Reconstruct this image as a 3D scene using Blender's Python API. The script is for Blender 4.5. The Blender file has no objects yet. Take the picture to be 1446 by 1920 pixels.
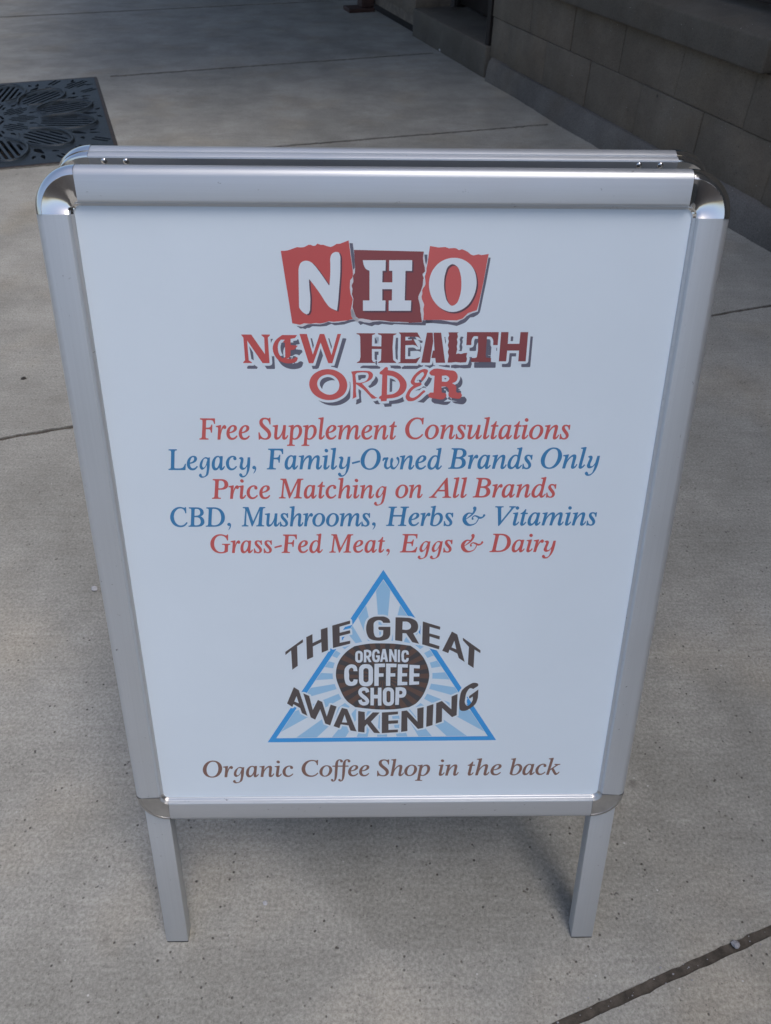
import bpy, bmesh, math, random
from mathutils import Vector, Matrix, noise
random.seed(7)
SC = bpy.context.scene
COL = SC.collection
R_ = math.radians

# ---------------------------------------------------------------- camera
cam = bpy.data.cameras.new('camera')
cam.sensor_fit = 'HORIZONTAL'; cam.sensor_width = 36.0
cam.lens = 36.0 * 1444.2 / 1446.0
cam.clip_start = 0.02; cam.clip_end = 2000
cam_o = bpy.data.objects.new('camera', cam); COL.objects.link(cam_o)
_r = Vector((0.999828199, -0.014250827, 0.011852679))
_u = Vector((0.000794263, 0.671803244, 0.740729215))
_f = Vector((0.018518672, 0.740592543, -0.671699147))
cam_o.matrix_world = Matrix(((_r.x, _u.x, -_f.x, -0.0131), (_r.y, _u.y, -_f.y, -0.397), (_r.z, _u.z, -_f.z, 1.206), (0, 0, 0, 1)))
cam.dof.use_dof = True; cam.dof.focus_distance = 0.86; cam.dof.aperture_fstop = 22
SC.camera = cam_o

# ---------------------------------------------------------------- sky, sun, exposure
SUN_EL, SUN_AZ = 66.0, 125.0          # azimuth clockwise from +Y
w = bpy.data.worlds.new('World'); SC.world = w; w.use_nodes = True
nt = w.node_tree; bg = nt.nodes['Background']
sky = nt.nodes.new('ShaderNodeTexSky'); sky.sky_type = 'NISHITA'; sky.sun_disc = False
sky.sun_elevation = R_(SUN_EL); sky.sun_rotation = R_(SUN_AZ)
sky.air_density = 1.0; sky.dust_density = 3.6; sky.ozone_density = 1.0
nt.links.new(sky.outputs[0], bg.inputs[0]); bg.inputs[1].default_value = 0.115
sun = bpy.data.lights.new('sun', 'SUN'); sun.energy = 1.0; sun.angle = R_(38); sun.color = (1.0, 0.975, 0.94)
sun_o = bpy.data.objects.new('sun', sun); COL.objects.link(sun_o)
_d = Vector((math.sin(R_(SUN_AZ)) * math.cos(R_(SUN_EL)), math.cos(R_(SUN_AZ)) * math.cos(R_(SUN_EL)), math.sin(R_(SUN_EL))))
sun_o.location = _d * 20; sun_o.rotation_euler = _d.to_track_quat('Z', 'Y').to_euler()
SC.view_settings.view_transform = 'Standard'; SC.view_settings.look = 'None'
SC.view_settings.exposure = 0.63; SC.view_settings.gamma = 1.0

# ---------------------------------------------------------------- helpers
def obj(name, me, mat=None, parent=None):
    o = bpy.data.objects.new(name, me); COL.objects.link(o)
    if mat and not me.materials: me.materials.append(mat)
    if parent: o.parent = parent; o.matrix_parent_inverse = parent.matrix_world.inverted()
    return o
def thing(name, label, cat, loc=(0, 0, 0), group=None):
    o = bpy.data.objects.new(name, None); COL.objects.link(o); o.location = loc
    o.empty_display_size = 0.1
    bpy.context.view_layer.update()
    tag(o, label, cat, group); return o
def tag(o, label, cat, group=None):
    o['label'] = label; o['category'] = cat
    if group: o['group'] = group
def structure(o): o['kind'] = 'structure'; return o
def mesh_from(bm, name, smooth=None):
    bmesh.ops.recalc_face_normals(bm, faces=bm.faces)
    me = bpy.data.meshes.new(name); bm.to_mesh(me); bm.free()
    if smooth is not None:
        for p in me.polygons: p.use_smooth = True
        try: me.set_sharp_from_angle(angle=R_(smooth))
        except Exception: pass
    return me
def box(bm, x0, x1, y0, y1, z0, z1, M=None, bevel=0.0, seg=2):
    r = bmesh.ops.create_cube(bm, size=1.0)
    vs = r['verts']
    for v in vs: v.co = Vector((x0 + (v.co.x + .5) * (x1 - x0), y0 + (v.co.y + .5) * (y1 - y0), z0 + (v.co.z + .5) * (z1 - z0)))
    if bevel:
        es = list({e for v in vs for e in v.link_edges})
        r2 = bmesh.ops.bevel(bm, geom=es, offset=bevel, segments=seg, affect='EDGES', profile=.5)
        vs = list({v for f in r2['faces'] for v in f.verts} | {v for v in vs if v.is_valid})
    if M is not None:
        for v in vs: v.co = M @ v.co
    return vs
def fill(polys, name, offset=0.0, extrude=0.0, place=None):
    """flat filled outlines (holes by even-odd) -> mesh; place maps (x, y, z) to the scene"""
    cu = bpy.data.curves.new(name, 'CURVE'); cu.dimensions = '2D'; cu.fill_mode = 'BOTH' if extrude else 'FRONT'
    cu.offset = offset; cu.extrude = extrude
    for q in polys:
        s = cu.splines.new('POLY'); s.points.add(len(q) - 1)
        for p, c in zip(s.points, q): p.co = (c[0], c[1], 0, 1)
        s.use_cyclic_u = True
    o = bpy.data.objects.new(name, cu); COL.objects.link(o)
    bpy.context.view_layer.update()
    dg = bpy.context.evaluated_depsgraph_get()
    me = bpy.data.meshes.new_from_object(o.evaluated_get(dg), depsgraph=dg)
    COL.objects.unlink(o); bpy.data.objects.remove(o); bpy.data.curves.remove(cu)
    if place:
        for v in me.vertices: v.co = place(v.co)
    me.name = name; me.materials.clear()
    return me

def grow(q, d):
    """push a counter-clockwise ring outwards (clockwise: inwards) by d"""
    n = len(q); out = []
    for i in range(n):
        a, b, c = Vector(q[i - 1]), Vector(q[i]), Vector(q[(i + 1) % n])
        e1 = (b - a); e2 = (c - b)
        if e1.length < 1e-9 or e2.length < 1e-9: continue
        e1.normalize(); e2.normalize()
        n1 = Vector((e1.y, -e1.x)); n2 = Vector((e2.y, -e2.x)); m = n1 + n2
        if m.length < .2: out += [tuple(b + n1 * d), tuple(b + (n1 - e2 + e1).normalized() * d), tuple(b + n2 * d)]; continue
        m.normalize(); k = m.dot(n1)
        if k < .75 and e1.x * e2.y - e1.y * e2.x > 0: out += [tuple(b + n1 * d), tuple(b + m * d), tuple(b + n2 * d)]
        else: out.append(tuple(b + m * (d / max(k, .45))))
    return out
def area(q): return sum(a[0] * b[1] - b[0] * a[1] for a, b in zip(q, q[1:] + q[:1])) / 2
def inside(p, q):
    c = False
    for a, b in zip(q, q[1:] + q[:1]):
        if (a[1] > p[1]) != (b[1] > p[1]) and p[0] < (b[0] - a[0]) * (p[1] - a[1]) / (b[1] - a[1]) + a[0]: c = not c
    return c
def groups(polys):
    """[[outer, hole, ...], ...]"""
    outs, holes = [], []
    for i, q in enumerate(polys):
        host = [j for j, h in enumerate(polys) if j != i and abs(area(h)) > abs(area(q)) and all(inside(p, h) for p in q[::max(1, len(q) // 8)])]
        (holes if host else outs).append((i, q, host))
    res = {i: [q if area(q) > 0 else q[::-1]] for i, q, _ in outs}
    for i, q, host in holes:
        for h in host:
            if h in res: res[h].append(q[::-1] if area(q) > 0 else q); break
    return list(res.values())

# ---------------------------------------------------------------- materials
def mat(name):
    m = bpy.data.materials.new(name); m.use_nodes = True
    return m, m.node_tree, m.node_tree.nodes['Principled BSDF']
def N(nt, t, **kw):
    n = nt.nodes.new(t)
    for k, v in kw.items():
        if k.startswith('i_'): n.inputs[k[2:].replace('_', ' ')].default_value = v
        else: setattr(n, k, v)
    return n
def ramp(nt, a, b, ca=(0, 0, 0, 1), cb=(1, 1, 1, 1)):
    n = nt.nodes.new('ShaderNodeValToRGB'); e = n.color_ramp.elements
    e[0].position = a; e[0].color = ca; e[1].position = b; e[1].color = cb
    return n
def mix(nt, f, a, b, blend='MIX'):
    n = nt.nodes.new('ShaderNodeMix'); n.data_type = 'RGBA'; n.blend_type = blend
    for s, v in (('Factor', f), ('A', a), ('B', b)):
        sock = [i for i in n.inputs if i.name == s and (i.type == ('VALUE' if s == 'Factor' else 'RGBA'))][0]
        if hasattr(v, 'is_linked') or hasattr(v, 'links'): nt.links.new(v, sock)
        else: sock.default_value = v
    return [o for o in n.outputs if o.type == 'RGBA'][0]
def coords(nt, scale=(1, 1, 1), rot=0.0):
    t = nt.nodes.new('ShaderNodeTexCoord'); m = nt.nodes.new('ShaderNodeMapping')
    m.inputs['Scale'].default_value = scale; m.inputs['Rotation'].default_value = (0, 0, rot)
    nt.links.new(t.outputs['Object'], m.inputs['Vector']); return m.outputs['Vector']
def tex(nt, vec, scale, detail=4, rough=.55, kind='ShaderNodeTexNoise'):
    n = nt.nodes.new(kind); n.inputs['Scale'].default_value = scale
    if kind == 'ShaderNodeTexNoise':
        n.inputs['Detail'].default_value = detail; n.inputs['Roughness'].default_value = rough
    nt.links.new(vec, n.inputs['Vector']); return n
def bump(nt, h, strength, dist, prev=None):
    b = nt.nodes.new('ShaderNodeBump'); b.inputs['Strength'].default_value = strength; b.inputs['Distance'].default_value = dist
    nt.links.new(h, b.inputs['Height'])
    if prev: nt.links.new(prev, b.inputs['Normal'])
    return b.outputs['Normal']

def concrete(name, c0, c1, dark, speck=1.0, streak=1.0, rot=0.0):
    m, t, p = mat(name)
    v = coords(t)
    vs = coords(t, (2.0, 26.0, 1.0), rot)
    base = ramp(t, .3, .72, c0 + (1,), c1 + (1,)); t.links.new(tex(t, v, 1.5, 7, .62).outputs[0], base.inputs[0])
    c = base.outputs[0]
    # cloudy stains
    st = ramp(t, .36, .64, (.80, .79, .775, 1), (1.06, 1.055, 1.05, 1)); t.links.new(tex(t, v, 4.2, 8, .68).outputs[0], st.inputs[0])
    c = mix(t, .85, c, st.outputs[0], 'MULTIPLY')
    # broom streaks
    sr = ramp(t, .35, .65, (.86, .855, .85, 1), (1.07, 1.07, 1.065, 1)); t.links.new(tex(t, vs, 4.0, 5, .65).outputs[0], sr.inputs[0])
    c = mix(t, .55 * streak, c, sr.outputs[0], 'MULTIPLY')
    # broad damp-looking stains with ragged edges
    bs = ramp(t, .44, .60, (.83, .835, .83, 1), (1, 1, 1, 1)); t.links.new(tex(t, v, 2.9, 9, .72).outputs[0], bs.inputs[0])
    c = mix(t, .8, c, bs.outputs[0], 'MULTIPLY')
    # sand grain
    g = ramp(t, .34, .66, (.60, .59, .58, 1), (1.30, 1.29, 1.28, 1)); gn = tex(t, v, 190, 4, .8); t.links.new(gn.outputs[0], g.inputs[0])
    c = mix(t, .8 * speck, c, g.outputs[0], 'MULTIPLY')
    # warm patches
    wp = ramp(t, .52, .72); t.links.new(tex(t, v, 3.1, 3, .5).outputs[0], wp.inputs[0])
    wm = mix(t, 1.0, c, (1.03, .985, .92, 1), 'MULTIPLY'); c = mix(t, wp.outputs[0], c, wm)
    # pits: small dark holes, gated
    vo = N(t, 'ShaderNodeTexVoronoi'); vo.inputs['Scale'].default_value = 95; t.links.new(v, vo.inputs['Vector'])
    pr = ramp(t, .10, .22, (1, 1, 1, 1), (0, 0, 0, 1)); t.links.new(vo.outputs['Distance'], pr.inputs[0])
    ga = ramp(t, .54, .62); t.links.new(tex(t, v, 38, 2, .5).outputs[0], ga.inputs[0])
    mm = N(t, 'ShaderNodeMath', operation='MULTIPLY'); t.links.new(pr.outputs[0], mm.inputs[0]); t.links.new(ga.outputs[0], mm.inputs[1])
    c = mix(t, mm.outputs[0], c, dark + (1,))
    vb = N(t, 'ShaderNodeTexVoronoi'); vb.inputs['Scale'].default_value = 170; t.links.new(v, vb.inputs['Vector'])
    pb = ramp(t, .12, .26, (1, 1, 1, 1), (0, 0, 0, 1)); t.links.new(vb.outputs['Distance'], pb.inputs[0])
    gb = ramp(t, .50, .58); t.links.new(tex(t, v, 70, 2, .5).outputs[0], gb.inputs[0])
    mb = N(t, 'ShaderNodeMath', operation='MULTIPLY'); t.links.new(pb.outputs[0], mb.inputs[0]); t.links.new(gb.outputs[0], mb.inputs[1])
    mb2 = N(t, 'ShaderNodeMath', operation='MULTIPLY'); t.links.new(mb.outputs[0], mb2.inputs[0]); mb2.inputs[1].default_value = .5 * speck
    c = mix(t, mb2.outputs[0], c, dark + (1,))
    # pale grains
    v2 = N(t, 'ShaderNodeTexVoronoi'); v2.inputs['Scale'].default_value = 60; t.links.new(v, v2.inputs['Vector'])
    p2 = ramp(t, .06, .11, (1, 1, 1, 1), (0, 0, 0, 1)); t.links.new(v2.outputs['Distance'], p2.inputs[0])
    g2 = ramp(t, .60, .66); t.links.new(tex(t, v, 21, 2, .5).outputs[0], g2.inputs[0])
    m2 = N(t, 'ShaderNodeMath', operation='MULTIPLY'); t.links.new(p2.outputs[0], m2.inputs[0]); t.links.new(g2.outputs[0], m2.inputs[1])
    c = mix(t, m2.outputs[0], c, (.55, .54, .52, 1))
    # darker blots (gum, drips)
    v3 = N(t, 'ShaderNodeTexVoronoi'); v3.inputs['Scale'].default_value = 4.5; t.links.new(v, v3.inputs['Vector'])
    p3 = ramp(t, .035, .075, (.8, .8, .8, 1), (0, 0, 0, 1)); ad = N(t, 'ShaderNodeMath', operation='ADD')
    n3 = N(t, 'ShaderNodeMath', operation='MULTIPLY'); t.links.new(tex(t, v, 45, 3).outputs[0], n3.inputs[0]); n3.inputs[1].default_value = .06
    t.links.new(v3.outputs['Distance'], ad.inputs[0]); t.links.new(n3.outputs[0], ad.inputs[1]); t.links.new(ad.outputs[0], p3.inputs[0])
    c = mix(t, p3.outputs[0], c, tuple(x * .9 for x in dark) + (1,))
    t.links.new(c, p.inputs['Base Color'])
    p.inputs['Roughness'].default_value = .88; p.inputs['Specular IOR Level'].default_value = .3
    b = bump(t, gn.outputs[0], .35, .0012)
    b = bump(t, tex(t, v, 30, 6, .7).outputs[0], .22, .002, b)
    iv = N(t, 'ShaderNodeMath', operation='SUBTRACT'); iv.inputs[0].default_value = 1; t.links.new(mm.outputs[0], iv.inputs[1])
    b = bump(t, iv.outputs[0], .7, .002, b)
    t.links.new(b, p.inputs['Normal'])
    return m

def simple(name, col, rough=.5, metal=0.0, var=.15, vscale=8, bumps=0.0, bscale=60, coat=0.0, spec=.5):
    m, t, p = mat(name); v = coords(t)
    lo = tuple(c * (1 - var) for c in col) + (1,); hi = tuple(min(1, c * (1 + var)) for c in col) + (1,)
    r = ramp(t, .3, .7, lo, hi); t.links.new(tex(t, v, vscale, 5, .6).outputs[0], r.inputs[0]); t.links.new(r.outputs[0], p.inputs['Base Color'])
    p.inputs['Roughness'].default_value = rough; p.inputs['Metallic'].default_value = metal; p.inputs['Specular IOR Level'].default_value = spec
    p.inputs['Coat Weight'].default_value = coat
    if bumps: t.links.new(bump(t, tex(t, v, bscale, 5, .6).outputs[0], bumps, .004), p.inputs['Normal'])
    return m
def aluminium(name, col, rough, long_axis):
    m, t, p = mat(name)
    sc = [600.0, 600.0, 600.0]; sc[long_axis] = 6.0
    if long_axis != 0: sc[1] = 6.0
    v = coords(t, tuple(sc)); br = tex(t, v, 1.0, 3, .6)
    r = ramp(t, .3, .7, tuple(c * .975 for c in col) + (1,), tuple(min(1, c * 1.02) for c in col) + (1,)); t.links.new(br.outputs[0], r.inputs[0])
    # scuffs: short dark nicks
    v2 = coords(t, (1, 1, 1)); sc1 = tex(t, coords(t, (1.0, 1.0, 1.0) if long_axis else (.5, 1, 1)), 130, 5, .8); k = ramp(t, .66, .71); t.links.new(sc1.outputs[0], k.inputs[0])
    c = mix(t, k.outputs[0], r.outputs[0], (.12, .12, .13, 1))
    t.links.new(c, p.inputs['Base Color'])
    rr = ramp(t, .3, .7, (rough - .04,) * 3 + (1,), (rough + .06,) * 3 + (1,)); t.links.new(tex(t, v2, 14, 5, .6).outputs[0], rr.inputs[0])
    t.links.new(rr.outputs[0], p.inputs['Roughness'])
    p.inputs['Metallic'].default_value = .64
    t.links.new(bump(t, br.outputs[0], .05, .0003), p.inputs['Normal'])
    return m
def ink(name, col, rough=.5, coat=.85):
    m, t, p = mat(name); v = coords(t)
    r = ramp(t, .3, .7, tuple(c * .985 for c in col) + (1,), tuple(min(1, c * 1.012) for c in col) + (1,))
    t.links.new(tex(t, v, 9, 3).outputs[0], r.inputs[0]); t.links.new(r.outputs[0], p.inputs['Base Color'])
    p.inputs['Roughness'].default_value = rough; p.inputs['Coat Weight'].default_value = coat; p.inputs['Coat Roughness'].default_value = .42
    # linen grain of the clear anti-glare cover over the print
    a = tex(t, coords(t, (700, 60, 60)), 1, 2); b = tex(t, coords(t, (60, 700, 700)), 1, 2)
    ad = N(t, 'ShaderNodeMath', operation='ADD'); t.links.new(a.outputs[0], ad.inputs[0]); t.links.new(b.outputs[0], ad.inputs[1])
    b0 = bump(t, tex(t, v, 7, 2, .4).outputs[0], .22, .004)
    t.links.new(bump(t, ad.outputs[0], .10, .0004, b0), p.inputs['Normal'])
    cr = ramp(t, .35, .7, (.34,) * 3 + (1,), (.50,) * 3 + (1,)); t.links.new(tex(t, v, 12, 5, .65).outputs[0], cr.inputs[0]); t.links.new(cr.outputs[0], p.inputs['Coat Roughness'])
    return m
ART = {
  'tile_first': '-1920,19049 -1839,19050 -1773,19062 -1620,19115 -1555,19110 -1490,19115 -1407,19157 -1370,19157 -1322,19137 -1284,19142 -1245,19178 -1186,19158 -1132,19158 -1078,19138 -1003,19120 -949,19141 -894,19175 -829,19178 -753,19207 -672,19238 -637,18975 -607,18755 -597,18650 -614,18565 -654,18511 -661,18393 -634,18264 -602,18188 -625,18079 -649,17969 -634,17858 -606,17819 -707,17791 -809,17777 -922,17768 -978,17762 -1068,17773 -1147,17745 -1238,17728 -1339,17733 -1407,17721 -1542,17732 -1622,17704 -1678,17715 -1767,17731 -1823,18226',
  'letter_white': '-1609,18708 -1607,18721 -1604,18734 -1602,18747 -1599,18759 -1596,18772 -1590,18787 -1583,18803 -1576,18819 -1566,18833 -1554,18845 -1539,18856 -1522,18865 -1504,18871 -1485,18875 -1466,18877 -1448,18877 -1430,18874 -1413,18870 -1396,18864 -1380,18856 -1360,18845 -1342,18830 -1326,18813 -1311,18796 -1295,18778 -1279,18760 -1264,18742 -1250,18722 -1236,18703 -1221,18684 -1203,18659 -1185,18634 -1167,18608 -1149,18583 -1132,18557 -1116,18534 -1100,18510 -1084,18487 -1068,18463 -1052,18440 -1041,18440 -1037,18473 -1034,18506 -1030,18539 -1027,18572 -1024,18605 -1021,18648 -1019,18690 -1018,18732 -1017,18774 -1016,18816 -1016,18840 -1017,18863 -1018,18886 -1017,18909 -1013,18931 -1009,18947 -1004,18963 -997,18978 -989,18992 -979,19004 -967,19014 -953,19022 -938,19029 -923,19034 -908,19036 -897,19035 -886,19034 -875,19031 -864,19028 -853,19026 -849,19015 -845,19005 -840,18995 -836,18985 -833,18974 -828,18950 -827,18925 -827,18899 -829,18874 -829,18849 -830,18813 -830,18777 -831,18742 -833,18706 -835,18670 -838,18615 -843,18559 -848,18504 -854,18448 -860,18392 -865,18338 -870,18284 -875,18230 -880,18176 -887,18121 -891,18092 -895,18062 -900,18032 -904,18003 -909,17973 -922,17977 -935,17981 -948,17985 -961,17990 -973,17995 -992,18004 -1011,18013 -1029,18024 -1046,18036 -1061,18049 -1071,18059 -1080,18070 -1088,18081 -1096,18093 -1105,18104 -1128,18137 -1149,18170 -1169,18205 -1190,18239 -1211,18272 -1232,18303 -1253,18333 -1274,18363 -1296,18393 -1317,18423 -1336,18447 -1355,18472 -1374,18496 -1393,18521 -1412,18545 -1420,18540 -1420,18510 -1420,18480 -1419,18450 -1419,18420 -1418,18390 -1416,18358 -1413,18325 -1410,18293 -1408,18260 -1407,18228 -1407,18178 -1410,18128 -1413,18078 -1417,18027 -1421,17976 -1445,17921 -1485,17899 -1497,17905 -1510,17911 -1522,17918 -1534,17924 -1546,17932 -1558,17941 -1569,17952 -1580,17963 -1590,17975 -1599,17987 -1605,17995 -1610,18004 -1615,18013 -1620,18022 -1625,18031 -1617,18389|-414,18892 11,18894 7,18705 -48,18705 -52,18497 136,18498 134,18706 73,18705 74,18895 500,18897 500,18705 379,18705 374,18168 497,18168 493,17975 71,17973 72,18166 132,18167 132,18373 -51,18372 -50,18166 11,18166 7,17973 -416,17971 -415,18164 -292,18165 -291,18704 -304,18710 -318,18715 -331,18720 -344,18727 -355,18735 -367,18747 -377,18762 -385,18777 -392,18793 -398,18809 -403,18825 -407,18842 -409,18858 -412,18875|1251,18942 1290,18943 1329,18940 1368,18934 1406,18925 1444,18912 1485,18893 1525,18869 1562,18842 1596,18811 1626,18776 1655,18733 1678,18685 1695,18635 1707,18584 1715,18532 1718,18480 1716,18427 1709,18375 1698,18323 1682,18273 1664,18228 1642,18183 1617,18140 1588,18100 1553,18065 1512,18032 1466,18003 1416,17980 1364,17964 1311,17956 1264,17957 1217,17963 1171,17976 1126,17993 1084,18014 1042,18040 1004,18071 969,18106 938,18143 909,18183 884,18227 862,18274 846,18322 834,18371 826,18421 823,18471 825,18522 832,18572 844,18620 860,18667 881,18711 907,18752 937,18791 970,18827 1008,18858 1051,18885 1098,18908 1147,18925 1198,18937|1250,18829 1270,18827 1289,18821 1307,18811 1324,18799 1340,18786 1361,18763 1376,18737 1388,18708 1398,18678 1407,18648 1416,18615 1423,18581 1427,18547 1430,18512 1432,18477 1433,18430 1433,18381 1429,18333 1422,18286 1410,18240 1402,18211 1393,18182 1383,18154 1369,18129 1349,18108 1335,18097 1321,18087 1305,18079 1289,18074 1272,18073 1254,18078 1238,18087 1224,18100 1210,18115 1197,18129 1175,18160 1158,18194 1147,18230 1137,18267 1128,18304 1120,18338 1114,18372 1109,18407 1106,18441 1105,18476 1105,18515 1106,18554 1110,18593 1116,18631 1125,18668 1132,18696 1139,18724 1149,18750 1162,18775 1180,18795 1192,18805 1206,18814 1220,18822 1234,18827',
  'letter_shade': '-1579,18689 -1577,18702 -1575,18715 -1572,18728 -1570,18740 -1566,18753 -1560,18769 -1553,18785 -1546,18800 -1536,18814 -1525,18826 -1509,18837 -1492,18846 -1474,18852 -1455,18856 -1436,18858 -1418,18858 -1401,18855 -1383,18851 -1366,18845 -1350,18838 -1330,18826 -1312,18811 -1296,18794 -1281,18777 -1265,18760 -1249,18741 -1234,18723 -1220,18704 -1206,18684 -1191,18665 -1173,18640 -1155,18615 -1137,18589 -1119,18564 -1101,18538 -1085,18515 -1069,18491 -1053,18468 -1037,18444 -1022,18421 -1010,18421 -1007,18454 -1003,18487 -1000,18520 -996,18553 -994,18586 -991,18629 -989,18671 -988,18713 -987,18756 -986,18798 -986,18821 -987,18844 -988,18867 -987,18890 -983,18913 -979,18928 -974,18944 -967,18959 -959,18973 -949,18986 -937,18996 -923,19004 -908,19011 -893,19015 -878,19017 -867,19017 -856,19015 -845,19013 -834,19010 -823,19007 -819,18997 -815,18987 -810,18976 -806,18966 -803,18955 -798,18931 -797,18906 -797,18881 -799,18855 -799,18830 -799,18794 -800,18759 -801,18723 -803,18687 -804,18651 -808,18596 -813,18540 -818,18485 -824,18429 -829,18373 -834,18319 -839,18265 -844,18211 -850,18156 -856,18102 -860,18072 -864,18042 -869,18013 -873,17983 -878,17953 -891,17957 -904,17961 -917,17966 -930,17970 -942,17975 -961,17984 -980,17994 -998,18004 -1015,18016 -1031,18030 -1040,18040 -1049,18051 -1057,18062 -1066,18073 -1074,18084 -1097,18117 -1118,18151 -1139,18185 -1159,18219 -1181,18253 -1201,18283 -1222,18314 -1244,18344 -1265,18374 -1287,18403 -1306,18428 -1325,18453 -1344,18477 -1363,18502 -1382,18526 -1390,18521 -1390,18491 -1389,18461 -1389,18431 -1388,18401 -1387,18371 -1386,18338 -1383,18306 -1380,18274 -1378,18241 -1376,18208 -1377,18158 -1379,18108 -1383,18058 -1387,18007 -1390,17957 -1415,17901 -1455,17879 -1467,17886 -1479,17892 -1492,17898 -1504,17905 -1515,17912 -1527,17922 -1538,17932 -1549,17943 -1559,17955 -1569,17967 -1575,17975 -1580,17984 -1585,17993 -1590,18002 -1595,18011 -1586,18370|-387,18866 39,18868 35,18679 -20,18679 -24,18471 164,18472 161,18679 101,18679 101,18869 528,18871 528,18679 407,18679 402,18140 525,18141 522,17947 99,17946 101,18139 160,18139 160,18346 -23,18345 -22,18139 39,18139 35,17945 -388,17944 -387,18137 -264,18138 -264,18677 -277,18683 -290,18689 -304,18694 -316,18701 -328,18709 -339,18721 -349,18735 -358,18751 -365,18766 -371,18782 -376,18799 -380,18815 -382,18832 -384,18849|1279,18917 1318,18917 1357,18914 1397,18908 1435,18899 1472,18886 1514,18867 1554,18843 1591,18815 1625,18784 1655,18750 1684,18706 1707,18659 1724,18609 1736,18557 1744,18506 1748,18453 1746,18400 1739,18348 1727,18296 1711,18246 1693,18200 1672,18156 1647,18113 1617,18073 1583,18038 1541,18004 1495,17976 1446,17952 1394,17936 1340,17928 1294,17929 1247,17936 1200,17948 1155,17965 1113,17986 1071,18013 1033,18044 998,18078 966,18116 938,18156 913,18200 891,18247 874,18295 862,18345 855,18394 852,18445 854,18495 860,18545 872,18594 889,18641 910,18684 935,18726 965,18765 999,18800 1036,18831 1079,18859 1126,18882 1176,18899 1227,18911|1279,18803 1298,18801 1317,18795 1336,18784 1353,18772 1369,18759 1389,18737 1405,18710 1417,18681 1427,18651 1436,18622 1445,18588 1452,18554 1456,18520 1459,18485 1461,18451 1462,18403 1462,18354 1458,18306 1451,18259 1439,18212 1431,18184 1422,18155 1412,18127 1398,18102 1378,18081 1365,18070 1350,18060 1335,18052 1318,18046 1301,18045 1284,18050 1268,18060 1253,18073 1239,18088 1226,18102 1204,18132 1188,18166 1176,18203 1166,18240 1157,18277 1149,18311 1143,18345 1138,18380 1135,18415 1134,18449 1133,18488 1135,18527 1138,18566 1144,18604 1153,18642 1161,18669 1168,18697 1177,18724 1190,18749 1209,18769 1221,18779 1234,18788 1248,18795 1263,18801',
  'tile_second': '-576,19073 48,19061 712,19049 699,18940 718,18835 748,18751 755,18698 702,18634 725,18571 738,18517 718,18453 698,18377 666,18312 629,18236 660,18105 680,17995 694,17874 715,17757 455,17750 285,17766 127,17766 -99,17793 -246,17787 -392,17808 -538,17830 -571,17913 -615,18045 -603,18122 -596,18198 -623,18274 -611,18372 -632,18468 -593,18532 -603,18618 -564,18660 -558,18745',
  'tile_third': '821,19148 976,19123 1106,19131 1172,19108 1259,19114 1303,19111 1359,19078 1413,19094 1468,19074 1524,19048 1581,19002 1637,18986 1723,19007 1778,18992 1914,19014 1898,18914 1850,18544 1802,18230 1781,18110 1780,18033 1749,17978 1672,17950 1583,17916 1520,17832 1431,17799 1364,17793 1228,17796 1080,17808 736,17802 743,17929 730,18007 745,18084 710,18127 674,18215 700,18302 698,18356 724,18410 761,18474 754,18539 741,18603 766,18688 770,18751 797,18940',
  'tile_tear': '-596,18724 -563,18745 -569,18671 -592,18618 -602,18671|-614,18575 -593,18543 -593,18501 -621,18447 -648,18479 -653,18533|-621,18447 -633,18393 -623,18329 -629,18264 -596,18199 -602,18155 -616,18079 -626,18024 -560,17869 -482,17814 -539,17769 -606,17814 -639,17869 -649,17980 -625,18089 -607,18188 -645,18275 -661,18393 -649,18468|-1678,17715 -1622,17704 -1542,17732 -1407,17721 -1475,17710 -1578,17665 -1645,17676|-1068,17773 -978,17762 -809,17779 -707,17791 -775,17766 -979,17745 -1035,17754|-1407,17724 -1328,17738 -1227,17728 -1238,17716 -1385,17715|-615,18045 -560,17869 -527,17825 -426,17825 -302,17803 -246,17790 -144,17795 -9,17788 127,17766 59,17766 -99,17782 -223,17764 -302,17747 -403,17764 -488,17780 -528,17758 -606,17813 -644,17880 -638,17990|285,17766 454,17759 455,17748 319,17753|714,18992 732,18929 745,18846 769,18772 771,18698 723,18666 696,18624 701,18656 744,18698 736,18772 712,18846 699,18929|714,18570 748,18539 761,18474 746,18431 719,18399 698,18356 706,18291 690,18236 703,18182 745,18095 730,18018 744,17918 720,17768 706,17863 675,17962 673,18061 630,18204 639,18269 671,18334 707,18442|1781,18110 1780,18033 1749,17978 1683,17944 1584,17911 1541,17855 1498,17821 1431,17793 1387,17765 1320,17762 1228,17781 1080,17800 1227,17801 1375,17798 1486,17832 1583,17933 1671,17966 1749,17989',
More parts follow.
